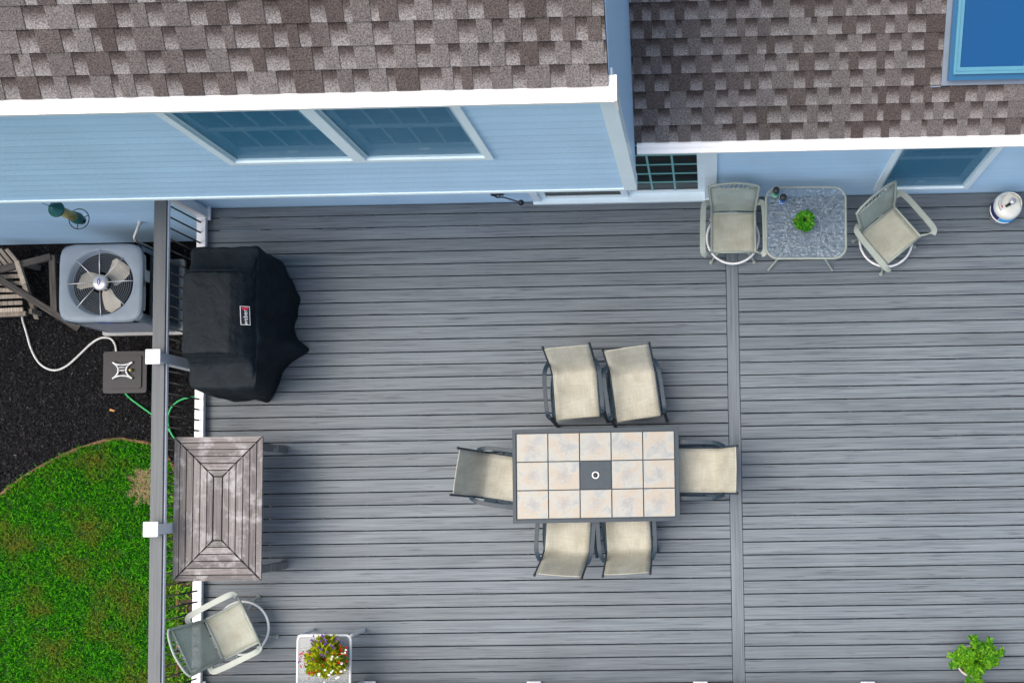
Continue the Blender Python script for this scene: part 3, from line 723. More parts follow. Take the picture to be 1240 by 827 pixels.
# ------------------------------------------------------------------ covered grill
def grill():
    cx, cy = -5.03, 1.90
    g = thing('covered_grill', 'barbecue grill hidden under a black fabric cover beside the railing', 'grill', (cx, cy, 0))
    # rings: z, x0, x1, y0, y1, corner radius
    rings = [(.02, -5.48, -4.68, 1.10, 2.74, .12), (.25, -5.47, -4.69, 1.11, 2.73, .11), (.55, -5.46, -4.70, 1.12, 2.71, .10), (.78, -5.455, -4.705, 1.13, 2.69, .08),
             (.90, -5.45, -4.71, 1.15, 2.665, .06), (.925, -5.44, -4.72, 1.17, 2.645, .05), (.935, -5.42, -4.735, 1.23, 2.59, .05),
             (1.00, -5.42, -4.75, 1.40, 2.43, .045), (1.08, -5.415, -4.80, 1.465, 2.375, .04), (1.13, -5.41, -4.865, 1.49, 2.35, .04), (1.155, -5.40, -4.91, 1.505, 2.335, .035), (1.163, -5.34, -5.0, 1.56, 2.28, .03), (1.165, -5.2, -5.12, 1.8, 2.1, .01)]
    # resample rings
    RR = []
    for a, b in zip(rings, rings[1:]):
        for k in range(4): RR.append([a[i] + (b[i] - a[i]) * k / 4 for i in range(6)])
    RR.append(list(rings[-1]))
    N = 160; bm = bmesh.new(); vr = []
    rnd = [random.uniform(-1, 1) for _ in range(8)]
    for z, xa, xb, ya, yb, rad in RR:
        hx, hy = (xb - xa) / 2, (yb - ya) / 2; mx, my = (xa + xb) / 2, (ya + yb) / 2; ring = []
        pts = rrect(hx, hy, rad, 8)
        # even resample along perimeter
        per = [0]
        for i in range(len(pts)): q = pts[(i + 1) % len(pts)]; per.append(per[-1] + math.hypot(q[0] - pts[i][0], q[1] - pts[i][1]))
        j = 0
        for k in range(N):
            s = per[-1] * k / N
            while per[j + 1] < s: j += 1
            u_ = (s - per[j]) / max(1e-9, per[j + 1] - per[j]); a, b = pts[j], pts[(j + 1) % len(pts)]
            x, y = a[0] + (b[0] - a[0]) * u_, a[1] + (b[1] - a[1]) * u_
            th = k / N * 2 * math.pi; low = max(0, min(1, (.95 - z) / .9))
            f = low * (.014 * math.sin(6 * th + 1.3 + 1.5 * z) + .008 * math.sin(13 * th + rnd[0] * 3 + z * 2) * (.5 + .5 * math.sin(2 * th)) + .003 * math.sin(25 * th + rnd[1] * 3))
            f += .006 * math.sin(5 * th + z * 9) + .004 * math.sin(23 * th + z * 14)
            # cloth flares out at the front corner and pulls in beside it
            f += low * (.15 * math.exp(-((x - hx) ** 2 + (y + hy * .30) ** 2) / .012) - .05 * math.exp(-((x - hx) ** 2 + (y + hy * .02) ** 2) / .03) + .05 * math.exp(-((x - hx) ** 2 + (y - hy * .45) ** 2) / .05))
            if y < -.28 * hy and x > 0: x -= low * .30 * ((-.28 * hy - y) / (.72 * hy)) * (x / hx)
            if y > .45 * hy and x > 0: x -= low * .20 * ((y - .45 * hy) / (.55 * hy)) * (x / hx)
            if x < -hx + .03: f *= .4
            n_ = Vector((x / hx ** 1, y / hy ** 1, 0)); n_ = Vector((n_.x ** 5, n_.y ** 5, 0)); n_ = n_.normalized() if n_.length > 1e-6 else Vector((1, 0, 0))
            ring.append(bm.verts.new((mx + x + n_.x * f - cx, my + y + n_.y * f - cy, z + .004 * math.sin(x * 25 + y * 13) * (z > .9))))
        vr.append(ring)
    for A, B in zip(vr, vr[1:]):
        for k in range(N): bm.faces.new((A[k], A[(k + 1) % N], B[(k + 1) % N], B[k]))
    bm.faces.new(vr[-1]); bm.faces.new(vr[0][::-1])
    cv = finish('cover', bm, 'cover_cloth', g, smooth=True)
    # seams where the lid panel meets the side panels
    for yy in (1.478, 2.362):
        pts = [(-5.40, yy, 1.135), (-5.2, yy, 1.14), (-5.0, yy, 1.138), (-4.875, yy, 1.125), (-4.81, yy, 1.08), (-4.76, yy + (.03 if yy < 2 else -.03) * 0, 1.0)]
        tubeo('seam', 'cover_cloth', g, [(x - cx, y - cy, z) for x, y, z in pts], .006, seg=6)
    # printed label on the front slope of the lid
    c = P(297.5, 382.5, 1.115); sl_ = math.atan2(.07, .07)
    lb = boxo('brand_label', 'white_print', g, -.048, .048, -.098, .098, 0, .004)
    lb.location = (c.x - cx, c.y - cy, c.z + .012); lb.rotation_euler = (0, R(40), R(3))
    b2 = boxo('label_field', 'black_plastic', lb, -.042, .042, -.092, .092, .0022, .0035)
    boxo('label_flame', 'red_print', lb, -.032, .030, .060, .088, .0036, .0045)
    cu = bpy.data.curves.new('lettering', 'FONT'); cu.body = 'weber'; cu.size = .062; cu.align_x = 'CENTER'; cu.align_y = 'CENTER'; cu.extrude = .0006
    tmp = bpy.data.objects.new('tmp', cu); C.objects.link(tmp); dg = bpy.context.evaluated_depsgraph_get()
    me = bpy.data.meshes.new_from_object(tmp.evaluated_get(dg)); bpy.data.objects.remove(tmp)
    link('lettering', me, 'white_print', lb, (0.002, -.018, .0044), (0, 0, R(90)))
grill()

# ------------------------------------------------------------------ air conditioner
def ac():
    cx, cy, hx, hy = -7.265, 2.612, .50, .462; H = .92; zb = GZ + .05
    pad = finish('equipment_pad', (lambda b: (poly(b, rrect(.53, .49, .03), 0, .052), b)[1])(bmesh.new()), 'concrete', None, (cx, cy, GZ)); pad['label'] = 'flat grey pad under the air conditioner'; pad['category'] = 'pad'
    a = thing('air_conditioner', 'grey square outdoor air conditioner with round fan grille', 'air conditioner', (cx, cy, zb))
    # inner coil walls
    bm = bmesh.new(); o_ = rrect(hx - .035, hy - .035, .07); i_ = rrect(hx - .07, hy - .07, .05)
    for (pa, pb, fl) in ((o_, i_, 1),):
        n = len(pa); A = [bm.verts.new((x, y, .03)) for x, y in pa]; B = [bm.verts.new((x, y, H - .10)) for x, y in pa]; A2 = [bm.verts.new((x, y, .03)) for x, y in pb]; B2 = [bm.verts.new((x, y, H - .10)) for x, y in pb]
        for k in range(n):
            j = (k + 1) % n; bm.faces.new((A[k], A[j], B[j], B[k])); bm.faces.new((A2[k], B2[k], B2[j], A2[j])); bm.faces.new((B[k], B[j], B2[j], B2[k])); bm.faces.new((A[k], A2[k], A2[j], A[j]))
    finish('coil', bm, 'ac_dark', a)
    bm = bmesh.new(); poly(bm, rrect(hx - .005, hy - .005, .085), .002, .05); finish('base_pan', bm, 'ac_paint', a)
    # louver slats wrap the cabinet
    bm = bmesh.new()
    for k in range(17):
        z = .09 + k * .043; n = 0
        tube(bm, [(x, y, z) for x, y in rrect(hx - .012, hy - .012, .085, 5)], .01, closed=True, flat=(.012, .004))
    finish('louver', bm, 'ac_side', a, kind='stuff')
    for sx in (-1, 1):
        for sy in (-1, 1):
            bm = bmesh.new(); pts = [p for p in rrect(hx + .001, hy + .001, .09, 6) if p[0] * sx > hx - .14 and p[1] * sy > hy - .14]
            pts.sort(key=lambda p: math.atan2(p[1] * sy - (hy - .15), p[0] * sx - (hx - .15)))
            A = [bm.verts.new((x, y, .05)) for x, y in pts]; B = [bm.verts.new((x, y, H - .08)) for x, y in pts]
            for k in range(len(pts) - 1): bm.faces.new((A[k], A[k + 1], B[k + 1], B[k]))
            bmesh.ops.solidify(bm, geom=bm.faces[:], thickness=.004); finish('corner_post', bm, 'ac_paint', a)
    # upper cabinet band + rating plates
    bm = bmesh.new(); n_ = rrect(hx, hy, .09)
    A = [bm.verts.new((x, y, H - .17)) for x, y in n_]; B = [bm.verts.new((x, y, H - .03)) for x, y in n_]
    for k in range(len(n_)): bm.faces.new((A[k], A[(k + 1) % len(n_)], B[(k + 1) % len(n_)], B[k]))
    bmesh.ops.solidify(bm, geom=bm.faces[:], thickness=.005); finish('cabinet_band', bm, 'ac_paint', a)
    boxo('rating_plate', 'white_print', a, hx + .0055, hx + .009, .02, .16, H - .155, H - .06)
    boxo('name_plate', 'logo_blue', a, -.09, .08, -hy - .009, -hy - .0055, H - .14, H - .10)
    # top panel: rounded square with a round opening that funnels down
    Rf = .395; bm = bmesh.new(); K = 64; sq = []
    for k in range(K):
        t = 2 * math.pi * k / K; c, s = math.cos(t), math.sin(t); q = 7.0
        m = (abs(c / (hx + .008)) ** q + abs(s / (hy + .008)) ** q) ** (-1 / q); sq.append((c * m, s * m))
    def ringv(f): return [bm.verts.new(f(k)) for k in range(K)]
    oy = .01
    prof = [lambda k: (sq[k][0], sq[k][1], H - .075), lambda k: (sq[k][0], sq[k][1], H - .015), lambda k: (sq[k][0] * .985, sq[k][1] * .985, H), 
            lambda k: (sq[k][0] * .90, sq[k][1] * .90, H + .004), lambda k: ((Rf + .015) * math.cos(2 * math.pi * k / K), (Rf + .015) * math.sin(2 * math.pi * k / K), H + .006), lambda k: (Rf * math.cos(2 * math.pi * k / K), Rf * math.sin(2 * math.pi * k / K), H - .002),
            lambda k: ((Rf - .02) * math.cos(2 * math.pi * k / K), (Rf - .02) * math.sin(2 * math.pi * k / K), H - .04), lambda k: ((Rf - .022) * math.cos(2 * math.pi * k / K), (Rf - .022) * math.sin(2 * math.pi * k / K), H - .075)]
    rs = [ringv(f) for f in prof]
    for A, B in zip(rs, rs[1:]):
        for k in range(K): bm.faces.new((A[k], A[(k + 1) % K], B[(k + 1) % K], B[k]))
    bmesh.ops.solidify(bm, geom=bm.faces[:], thickness=.004)
    finish('top_panel', bm, 'ac_paint', a, smooth=True)
    for k in range(8):
        t = R(45 * k + 2); tubeo('grille_spoke', 'hub_metal', a, [(.09 * math.cos(t), .09 * math.sin(t), H + .02), (.30 * math.cos(t), .30 * math.sin(t), H + .014), ((Rf + .02) * math.cos(t), (Rf + .02) * math.sin(t), H + .005)], .0055, seg=6)
    bm = bmesh.new()
    for rr in (.14, .165, .19, .215, .24, .265, .29, .315, .34, .365): tube(bm, [(rr * math.cos(2 * math.pi * k / 40), rr * math.sin(2 * math.pi * k / 40), H - .004) for k in range(40)], .0016, seg=4, closed=True)
    finish('grille_ring', bm, 'ac_paint', a, kind='stuff', smooth=True)
    latheo('hub_cap', 'hub_metal', a, [(0, H + .036), (.05, H + .034), (.085, H + .024), (.097, H + .008), (.097, H - .01), (.06, H - .012)], 32)
    latheo('motor', 'ac_dark', a, [(.07, H - .013), (.08, H - .05), (.08, H - .2), (0, H - .2)], 20)
    bm = bmesh.new(); poly(bm, [(.018 * math.cos(R(10 * k)), .044 * math.sin(R(10 * k))) for k in range(36)], H + .036, H + .039); lg = finish('maker_badge', bm, 'logo_blue', a)
    boxo('badge_stroke', 'white_print', lg, -.003, .003, -.026, .026, H + .0391, H + .0398)
    for k, ang in enumerate((35, 155, 275)):
        bm = bmesh.new(); A, B = [], []
        for j in range(7):
            rr = .07 + .275 * j / 6; w_ = min(.8, (.075 + .055 * j / 6) / rr) * (.62 if j == 6 else 1)
            for (lst, sg) in ((A, -1), (B, 1)):
                t = R(ang) + sg * w_ + .30 * j / 6; lst.append(bm.verts.new((rr * math.cos(t), rr * math.sin(t), H - .11 + sg * .03)))
        for j in range(6): bm.faces.new((A[j], A[j + 1], B[j + 1], B[j]))
        bmesh.ops.solidify(bm, geom=bm.faces[:], thickness=.003); finish('fan_blade', bm, 'fan_blade', a, smooth=False)
    bm = bmesh.new(); poly(bm, rrect(hx - .08, hy - .08, .05), .052, .06); finish('cabinet_floor', bm, 'ac_dark', a)
    p = thing('refrigerant_pipe', 'pale insulated pipe curving from the wall to the air conditioner', 'pipe', (-6.86, 3.2, GZ))
    tubeo('pipe', 'white_cord', p, smoothpath([(.05, .14, .95), (.02, .02, .97), (-.06, -.06, .9), (-.06, -.06, .6), (-.03, -.08, .25), (-.06, -.1, .12), (-.10, -.135, .12)], 3), .016)
    tubeo('wall_sleeve', 'white_cord', p, [(.05, .155, .95), (.05, .12, .952)], .026)
ac()

# ------------------------------------------------------------------ small things on the mulch
def yard():
    # hose box with a cast metal sprinkler on its lid
    c = P(150.5, 450.5, -1.02); h = .43
    b = thing('hose_box', 'dark grey square plastic garden box on the mulch', 'box', (c.x, c.y, GZ))
    bm = bmesh.new()
    lo, hi = rrect(.215, .205, .03), rrect(.255, .245, .03)
    n = len(lo); A = [bm.verts.new((x, y, 0)) for x, y in lo]; B = [bm.verts.new((x, y, h - .05)) for x, y in hi]
    for k in range(n): bm.faces.new((A[k], A[(k + 1) % n], B[(k + 1) % n], B[k]))
    bm.faces.new(A[::-1]); bm.faces.new(B); finish('body', bm, 'box_plastic', b)
    bm = bmesh.new(); poly(bm, rrect(.275, .262, .035), h - .052, h - .012); finish('lid', bm, 'box_plastic', b)
    bm = bmesh.new(); poly(bm, rrect(.215, .205, .02), h - .0125, h + .004); finish('lid_panel', bm, 'box_plastic', b)
    s = thing('sprinkler', 'small silver cast metal sprinkler lying on the grey box lid', 'sprinkler', (c.x - .01, c.y + .02, GZ + h + .004))
    s.scale = (1.25, 1.2, 1.2)
    bm = bmesh.new()
    for sx in (-1, 1):
        tube(bm, smoothpath([(sx * .10, -.085, .012), (sx * .05, -.045, .014), (sx * .035, 0, .016), (sx * .05, .045, .014), (sx * .10, .085, .012)], 2), .012, seg=6)
    for sy in (-1, 1):
        tube(bm, smoothpath([(-.10, sy * .085, .013), (-.05, sy * .06, .015), (0, sy * .055, .016), (.05, sy * .06, .015), (.10, sy * .085, .013)], 2), .012, seg=6)
    tube(bm, [(-.05, 0, .016), (.05, 0, .016)], .011, seg=6); tube(bm, [(-.05, .03, .016), (.05, .03, .016)], .009, seg=6)
    finish('frame', bm, 'cast_metal', s, smooth=True)
    latheo('nozzle', 'feeder_seed', s, [(.016, .004), (.016, .03), (.01, .038), (0, .038)], 12, loc=(.085, 0, 0))
    # green hose
    z = GZ + .03
    pts = [P(x, y, z) for x, y in ((150, 474), (157, 482), (168, 490), (186, 503), (199, 513), (208, 525), (216, 536))]
    pts2 = [P(x, y, z + .02) for x, y in ((216, 536), (209, 528), (204, 517), (203, 505), (207, 493), (216, 485), (228, 481), (240, 481), (254, 484))]
    hs = tubeo('garden_hose', 'green_hose', None, smoothpath(pts + [pts[-1] + Vector((.05, -.05, .01)), pts2[0] + Vector((.06, .0, .02))] + pts2, 2), .013); hs['label'] = 'bright green garden hose looping over the mulch under the railing'; hs['category'] = 'hose'
    # white cord
    pts = [P(x, y, GZ + .028) for x, y in ((27, 380), (27, 387), (32, 402), (37, 422), (46, 439), (57, 447), (69, 449), (82, 443), (97, 429), (110, 416), (122, 408.5), (134, 409), (140, 417), (141, 428))]
    cd = tubeo('white_cord', 'white_cord', None, smoothpath(pts, 2), .014); cd['label'] = 'white cord snaking over the black mulch to the grey box'; cd['category'] = 'cord'
    # slatted wooden chair lying by the wall
    c = P(8, 347, -1.15)
    ch = thing('slatted_chair', 'old weathered slatted wooden chair lying on the mulch by the wall', 'chair', (c.x, c.y, GZ))
    for k in range(7):
        y = -.30 + k * .085; bm = bmesh.new(); box(bm, -.42, .26, -.026, .026, -.009, .009, bev=.003)
        finish('slat', bm, 'crate_wood', ch, (-.05 + random.uniform(-.01, .01), y, .28 + .03 * k / 6 + random.uniform(0, .01)), (R(6), 0, R(random.uniform(-2, 2))))
    for k in range(5):
        bm = bmesh.new(); box(bm, -.024, .024, -.12, .12, -.009, .009, bev=.003)
        finish('slat', bm, 'crate_wood', ch, (-.22 + k * .085, .36, .36), (R(25), 0, R(30)))
    for (p, q, r_) in (((.20, -.36, .0), (.26, .02, .34), 1), ((.26, .02, .34), (.20, .30, .40), 1), ((-.36, -.36, 0), (-.36, .02, .34), 1), ((.22, -.34, .24), (-.46, -.36, .24), 1), ((.24, -.30, .2), (.24, -.30, 0), 1), ((.22, .28, .3), (.22, .30, 0), 1), ((-.36, .28, .3), (-.36, .3, 0), 1)):
        tubeo('rail', 'crate_wood', ch, [p, q], 0, flat=(.03, .02))
    # loose dark timbers
    tf = thing('timber_frame', 'dark weathered timber planks leaning together beside the air conditioner', 'planks', P(50, 350, GZ))
    L = tf.location
    for (a, za, b, zb_) in (((-12, 330), -1.05, (62, 311), -1.12), ((63.5, 309), -1.13, (66, 377), -1.22), ((-14, 330), -.99, (96, 398), GZ + .03)):
        pa, pb = P(*a, za) - Vector(L), P(*b, zb_) - Vector(L); m_ = (pa + pb) / 2; d_ = (pb - pa); ln = d_.length / 2
        bm = bmesh.new(); box(bm, -ln, ln, -.042, .042, -.02, .02, bev=.004)
        finish('plank', bm, 'frame_wood', tf, m_, d_.to_track_quat('X', 'Z').to_euler())
    tubeo('plank_leg', 'frame_wood', tf, [P(64, 313, -1.16) - Vector(L), Vector((P(64, 313, -1.16).x, P(64, 313, -1.16).y, GZ)) - Vector(L)], 0, flat=(.03, .02))
    tubeo('plank_leg', 'frame_wood', tf, [P(-10, 329, -1.07) - Vector(L), Vector((P(-10, 329, -1.07).x, P(-10, 329, -1.07).y, GZ)) - Vector(L)], 0, flat=(.03, .02))
    # tube bird feeder hanging under the overhang
    q = P(66, 252.5, 1.58)
    f = thing('bird_feeder', 'green tube bird feeder with seed hanging from the overhang', 'bird feeder', (q.x, q.y, 1.16))
    latheo('cap', 'feeder_green', f, [(0, .47), (.02, .465), (.025, .45), (.050, .435), (.054, .422), (.076, .405), (.082, .395), (.080, .385), (.05, .385), (.048, .38), (0, .38)], 28)
    latheo('seed_tube', 'feeder_seed', f, [(.048, .385), (.048, .12), (0, .12)], 24)
    latheo('base', 'feeder_green', f, [(.0, .135), (.045, .135), (.048, .125), (.060, .10), (.062, .05), (.05, .02), (.045, -.02), (0, -.02)], 24)
    tubeo('perch_ring', 'black_plastic', f, [(.105 * math.cos(R(10 * k)), .105 * math.sin(R(10 * k)), .03) for k in range(36)], .005, closed=True, seg=6)
    for k in range(3):
        t = R(120 * k + 20); tubeo('perch', 'black_plastic', f, [(.05 * math.cos(t), .05 * math.sin(t), .03), (.105 * math.cos(t), .105 * math.sin(t), .03)], .004, seg=6)
    tubeo('hanger_wire', 'black_metal', f, [(0, 0, .465), (0, 0, ZO - .02 - 1.16)], .003, seg=6)
yard()

# ------------------------------------------------------------------ weathered wooden table
def wood_table():
    a, b, c, d_ = P(211, 529, .74), P(318, 527.5, .74), P(317, 703, .74), P(208, 704, .74)
    ctr = (a + b + c + d_) / 4; hx = .478; hy = .767
    t = thing('wooden_table', 'weathered grey wooden table with mitred plank top beside the railing', 'table', (ctr.x, ctr.y, 0), R(-.2))
    wds = [.067, .0715, .074, .074, .073, .068]; g = .010; ox, oy = hx, hy; zt, zb = .74, .715
    for i, wd in enumerate(wds):
        ix, iy = ox - wd, oy - wd; e = g
        quads = [[(-ox, oy), (ox, oy), (ix, iy), (-ix, iy)], [(ox, -oy), (-ox, -oy), (-ix, -iy), (ix, -iy)], [(-ox, -oy), (-ox, oy), (-ix, iy), (-ix, -iy)], [(ox, oy), (ox, -oy), (ix, -iy), (ix, iy)]]
        for k, qd in enumerate(quads):
            cx = sum(p[0] for p in qd) / 4; cy = sum(p[1] for p in qd) / 4
            def sh(p):   # shrink a little towards the plank's own middle line
                return (p[0] - cx, p[1] - cy)
            L = [sh(p) for p in qd]; bm = bmesh.new()
            if k < 2: s = 1 if k == 0 else -1; L = [(L[0][0] + s * g, L[0][1] - s * e * .5), (L[1][0] - s * g, L[1][1] - s * e * .5), (L[2][0] - s * g, L[2][1] + s * e * .5), (L[3][0] + s * g, L[3][1] + s * e * .5)]
            else: s = 1 if k == 2 else -1; L = [(L[0][0] + s * e * .5, L[0][1] + s * g), (L[1][0] + s * e * .5, L[1][1] - s * g), (L[2][0] - s * e * .5, L[2][1] - s * g), (L[3][0] - s * e * .5, L[3][1] + s * g)]
            dz = random.uniform(-.002, .002)
            poly(bm, L, zb, zt + dz); finish('plank', bm, 'oldwood_x' if k < 2 else 'oldwood_y', t, (cx, cy, 0))
        ox, oy = ix, iy
    bm = bmesh.new(); box(bm, -ox + g, ox - g, -oy + g, oy - g, zb, zt); finish('plank', bm, 'oldwood_y', t)
    for sx in (-1, 1):
        for sy in (-1, 1): boxo('leg', 'oldwood_y', t, sx * .40 - .038, sx * .40 + .038, sy * .655 - .038, sy * .655 + .038, 0, .7135)
    for s in (-1, 1):
        boxo('apron', 'oldwood_x', t, -.36, .36, s * .655 - .015, s * .655 + .015, .62, .713); boxo('apron', 'oldwood_y', t, s * .40 - .015, s * .40 + .015, -.615, .615, .62, .713)
    boxo('gap_dark_sheet', 'wood_under', t, -hx + .03, hx - .03, -hy + .03, hy - .03, .7138, .7148)  # added dark sheet below the planks, makes the open gaps look dark
wood_table()

# ------------------------------------------------------------------ tiled dining table
def tile_table():
    ps = [P(620, 520.5, .72), P(821.5, 516.5, .72), P(823, 630, .72), P(621.5, 634, .72)]; c = sum(ps, Vector()) / 4
    t = thing('dining_table', 'rectangular patio dining table with stone tile top and dark frame', 'table', (c.x, c.y, 0), R(.2))
    hx, hy = .882, .496; zt = .72
    bm = bmesh.new(); fr(bm, -hx, hx, -hy, hy, .036, .67, zt); bmesh.ops.remove_doubles(bm, verts=bm.verts, dist=1e-5); finish('frame', bm, 'dark_frame', t)
    boxo('tray', 'dark_frame', t, -hx + .036, hx - .036, -hy + .036, hy - .036, .69, .705)
    X0, Y0 = -hx + .044, -hy + .044; px, py = (2 * hx - .088) / 5, (2 * hy - .088) / 3; bm = bmesh.new(); box(bm, -px / 2 + .005, px / 2 - .005, -py / 2 + .005, py / 2 - .005, -.007, .007, bev=.002)
    me = bpy.data.meshes.new('tile'); bm.to_mesh(me); bm.free(); me.materials.append(MATS['stone_tile'])
    for i in range(5):
        for j in range(3):
            cx, cy = X0 + (i + .5) * px, Y0 + (j + .5) * py
            if (i, j) == (2, 1): continue
            link('tile', me, 'stone_tile', t, (cx, cy, .7145), (0, 0, math.pi * random.randint(0, 1)))
    boxo('centre_plate', 'dark_frame', t, -px / 2 + .004, px / 2 - .004, -py / 2 + .004, py / 2 - .004, .706, .722, bev=.002)
    latheo('umbrella_ring', 'hub_metal', t, [(.024, .7225), (.040, .7225), (.041, .728), (.036, .731), (.026, .730), (.024, .7225)], 24)
    latheo('umbrella_hole', 'black_plastic', t, [(0, .7225), (.0235, .7225), (.0235, .7245), (0, .7245)], 24)
    for sx in (-1, 1):
        for sy in (-1, 1): tubeo('leg', 'dark_frame', t, smoothpath([(sx * .80, sy * .42, .69), (sx * .80, sy * .42, .35), (sx * .82, sy * .44, .0)], 1), 0, flat=(.025, .025), up=(0, 1, 0))
    for s in (-1, 1): tubeo('cross_rail', 'dark_frame', t, [(-.78, s * .42, .60), (.78, s * .42, .60)], 0, flat=(.012, .02))
tile_table()

# ------------------------------------------------------------------ sling dining chairs
def copytree(o, parent=None):
    c = o.copy(); C.objects.link(c); c.parent = parent
    for ch in list(o.children): copytree(ch, c)
    return c
def sheet(bm, prof, w0, w1, th=.006, sag=.012, n=8):
    """cloth stretched between two side rails: prof = [(y,z)], widths w0 -> w1"""
    m = len(prof); top = []
    for i, (y, z) in enumerate(prof):
        hw = (w0 + (w1 - w0) * i / (m - 1)) / 2
        a = prof[max(0, i - 1)]; b = prof[min(m - 1, i + 1)]; d_ = Vector((b[0] - a[0], b[1] - a[1])).normalized(); nx = Vector((-d_.y, d_.x))
        if nx.y < 0 and abs(nx.y) > .3: nx = -nx
        top.append([bm.verts.new((hw * (2 * k / n - 1), y - nx.x * sag * (1 - (2 * k / n - 1) ** 2) * 1, z - nx.y * sag * (1 - (2 * k / n - 1) ** 2))) for k in range(n + 1)])
    for i in range(m - 1):
        for k in range(n): bm.faces.new((top[i][k], top[i][k + 1], top[i + 1][k + 1], top[i + 1][k]))
    bmesh.ops.recalc_face_normals(bm, faces=bm.faces)
    bmesh.ops.solidify(bm, geom=bm.faces[:], thickness=th)
SP = [(p.y, p.z) for p in smoothpath([(0, -.262, .425), (0, -.25, .44), (0, -.1, .425), (0, .2, .392), (0, .255, .405), (0, .31, .50), (0, .37, .66), (0, .455, .89)], 2)]
def sling_chair():
    t = thing('sling_chair', 'x', 'chair', group='sling chairs around the tiled table')
    bm = bmesh.new(); sheet(bm, SP, .475, .475, sag=.006); finish('sling', bm, 'cream_sling', t, smooth=True)
    for s in (-1, 1):
        rp = [(s * .245, y, z - .006) for y, z in SP]; rp.append((s * .245, .463, .915))
        r_ = tubeo('side_rail', 'dark_frame', t, rp, .0125, seg=8)
        latheo('end_cap', 'black_plastic', r_, [(0, .012), (.012, .010), (.016, 0), (.014, -.014), (0, -.014)], 10, loc=(s * .245, .465, .922))
        tubeo('arm', 'dark_frame', t, smoothpath([(s * .255, .335, .585), (s * .285, .27, .625), (s * .300, .19, .64), (s * .300, -.16, .645), (s * .298, -.215, .625), (s * .292, -.235, .58)], 1), 0, flat=(.021, .011), up=(0, .35, 1))
        tubeo('leg', 'dark_frame', t, smoothpath([(s * .292, -.232, .60), (s * .290, -.255, .30), (s * .288, -.30, .004)], 1), 0, flat=(.017, .013), up=(0, 1, .1))
        tubeo('leg', 'dark_frame', t, smoothpath([(s * .268, -.215, .395), (s * .280, .05, .32), (s * .287, .24, .10), (s * .288, .30, .004)], 2), 0, flat=(.017, .013), up=(1, 0, 0))
    tubeo('stretcher', 'dark_frame', t, [(-.28, -.235, .385), (.28, -.235, .385)], .011)
    tubeo('stretcher', 'dark_frame', t, [(-.283, .12, .27), (.283, .12, .27)], .011)
    return t
sc0 = sling_chair()
spots = [((-1.440, 1.083), 4.2, 'cream sling chair with dark frame drawn back from the tiled table, standing squarer to it', None),
         ((-.789, 1.063), 7.3, 'cream sling chair with dark frame drawn back from the tiled table, turned more askew', None),
         ((-2.189, .178), 81, 'cream sling chair tucked under the short table end that faces the wooden table and railing', None),
         ((-.176, .233), -91, 'cream sling chair under the short table end, its back overhanging the lengthwise divider board', None),
         ((-1.538, -.387), 175.2, 'cream sling chair tucked under the long table side away from the house, nearer the flowers', None),
         ((-.890, -.378), 182.5, 'cream sling chair tucked under the long table side away from the house, nearer the fern', None)]
for i, (pos, ang, lab, _) in enumerate(spots):
    o = sc0 if i == 0 else copytree(sc0)
    o.location = (pos[0], pos[1], 0); o.rotation_euler = (0, 0, R(ang)); o['label'] = lab

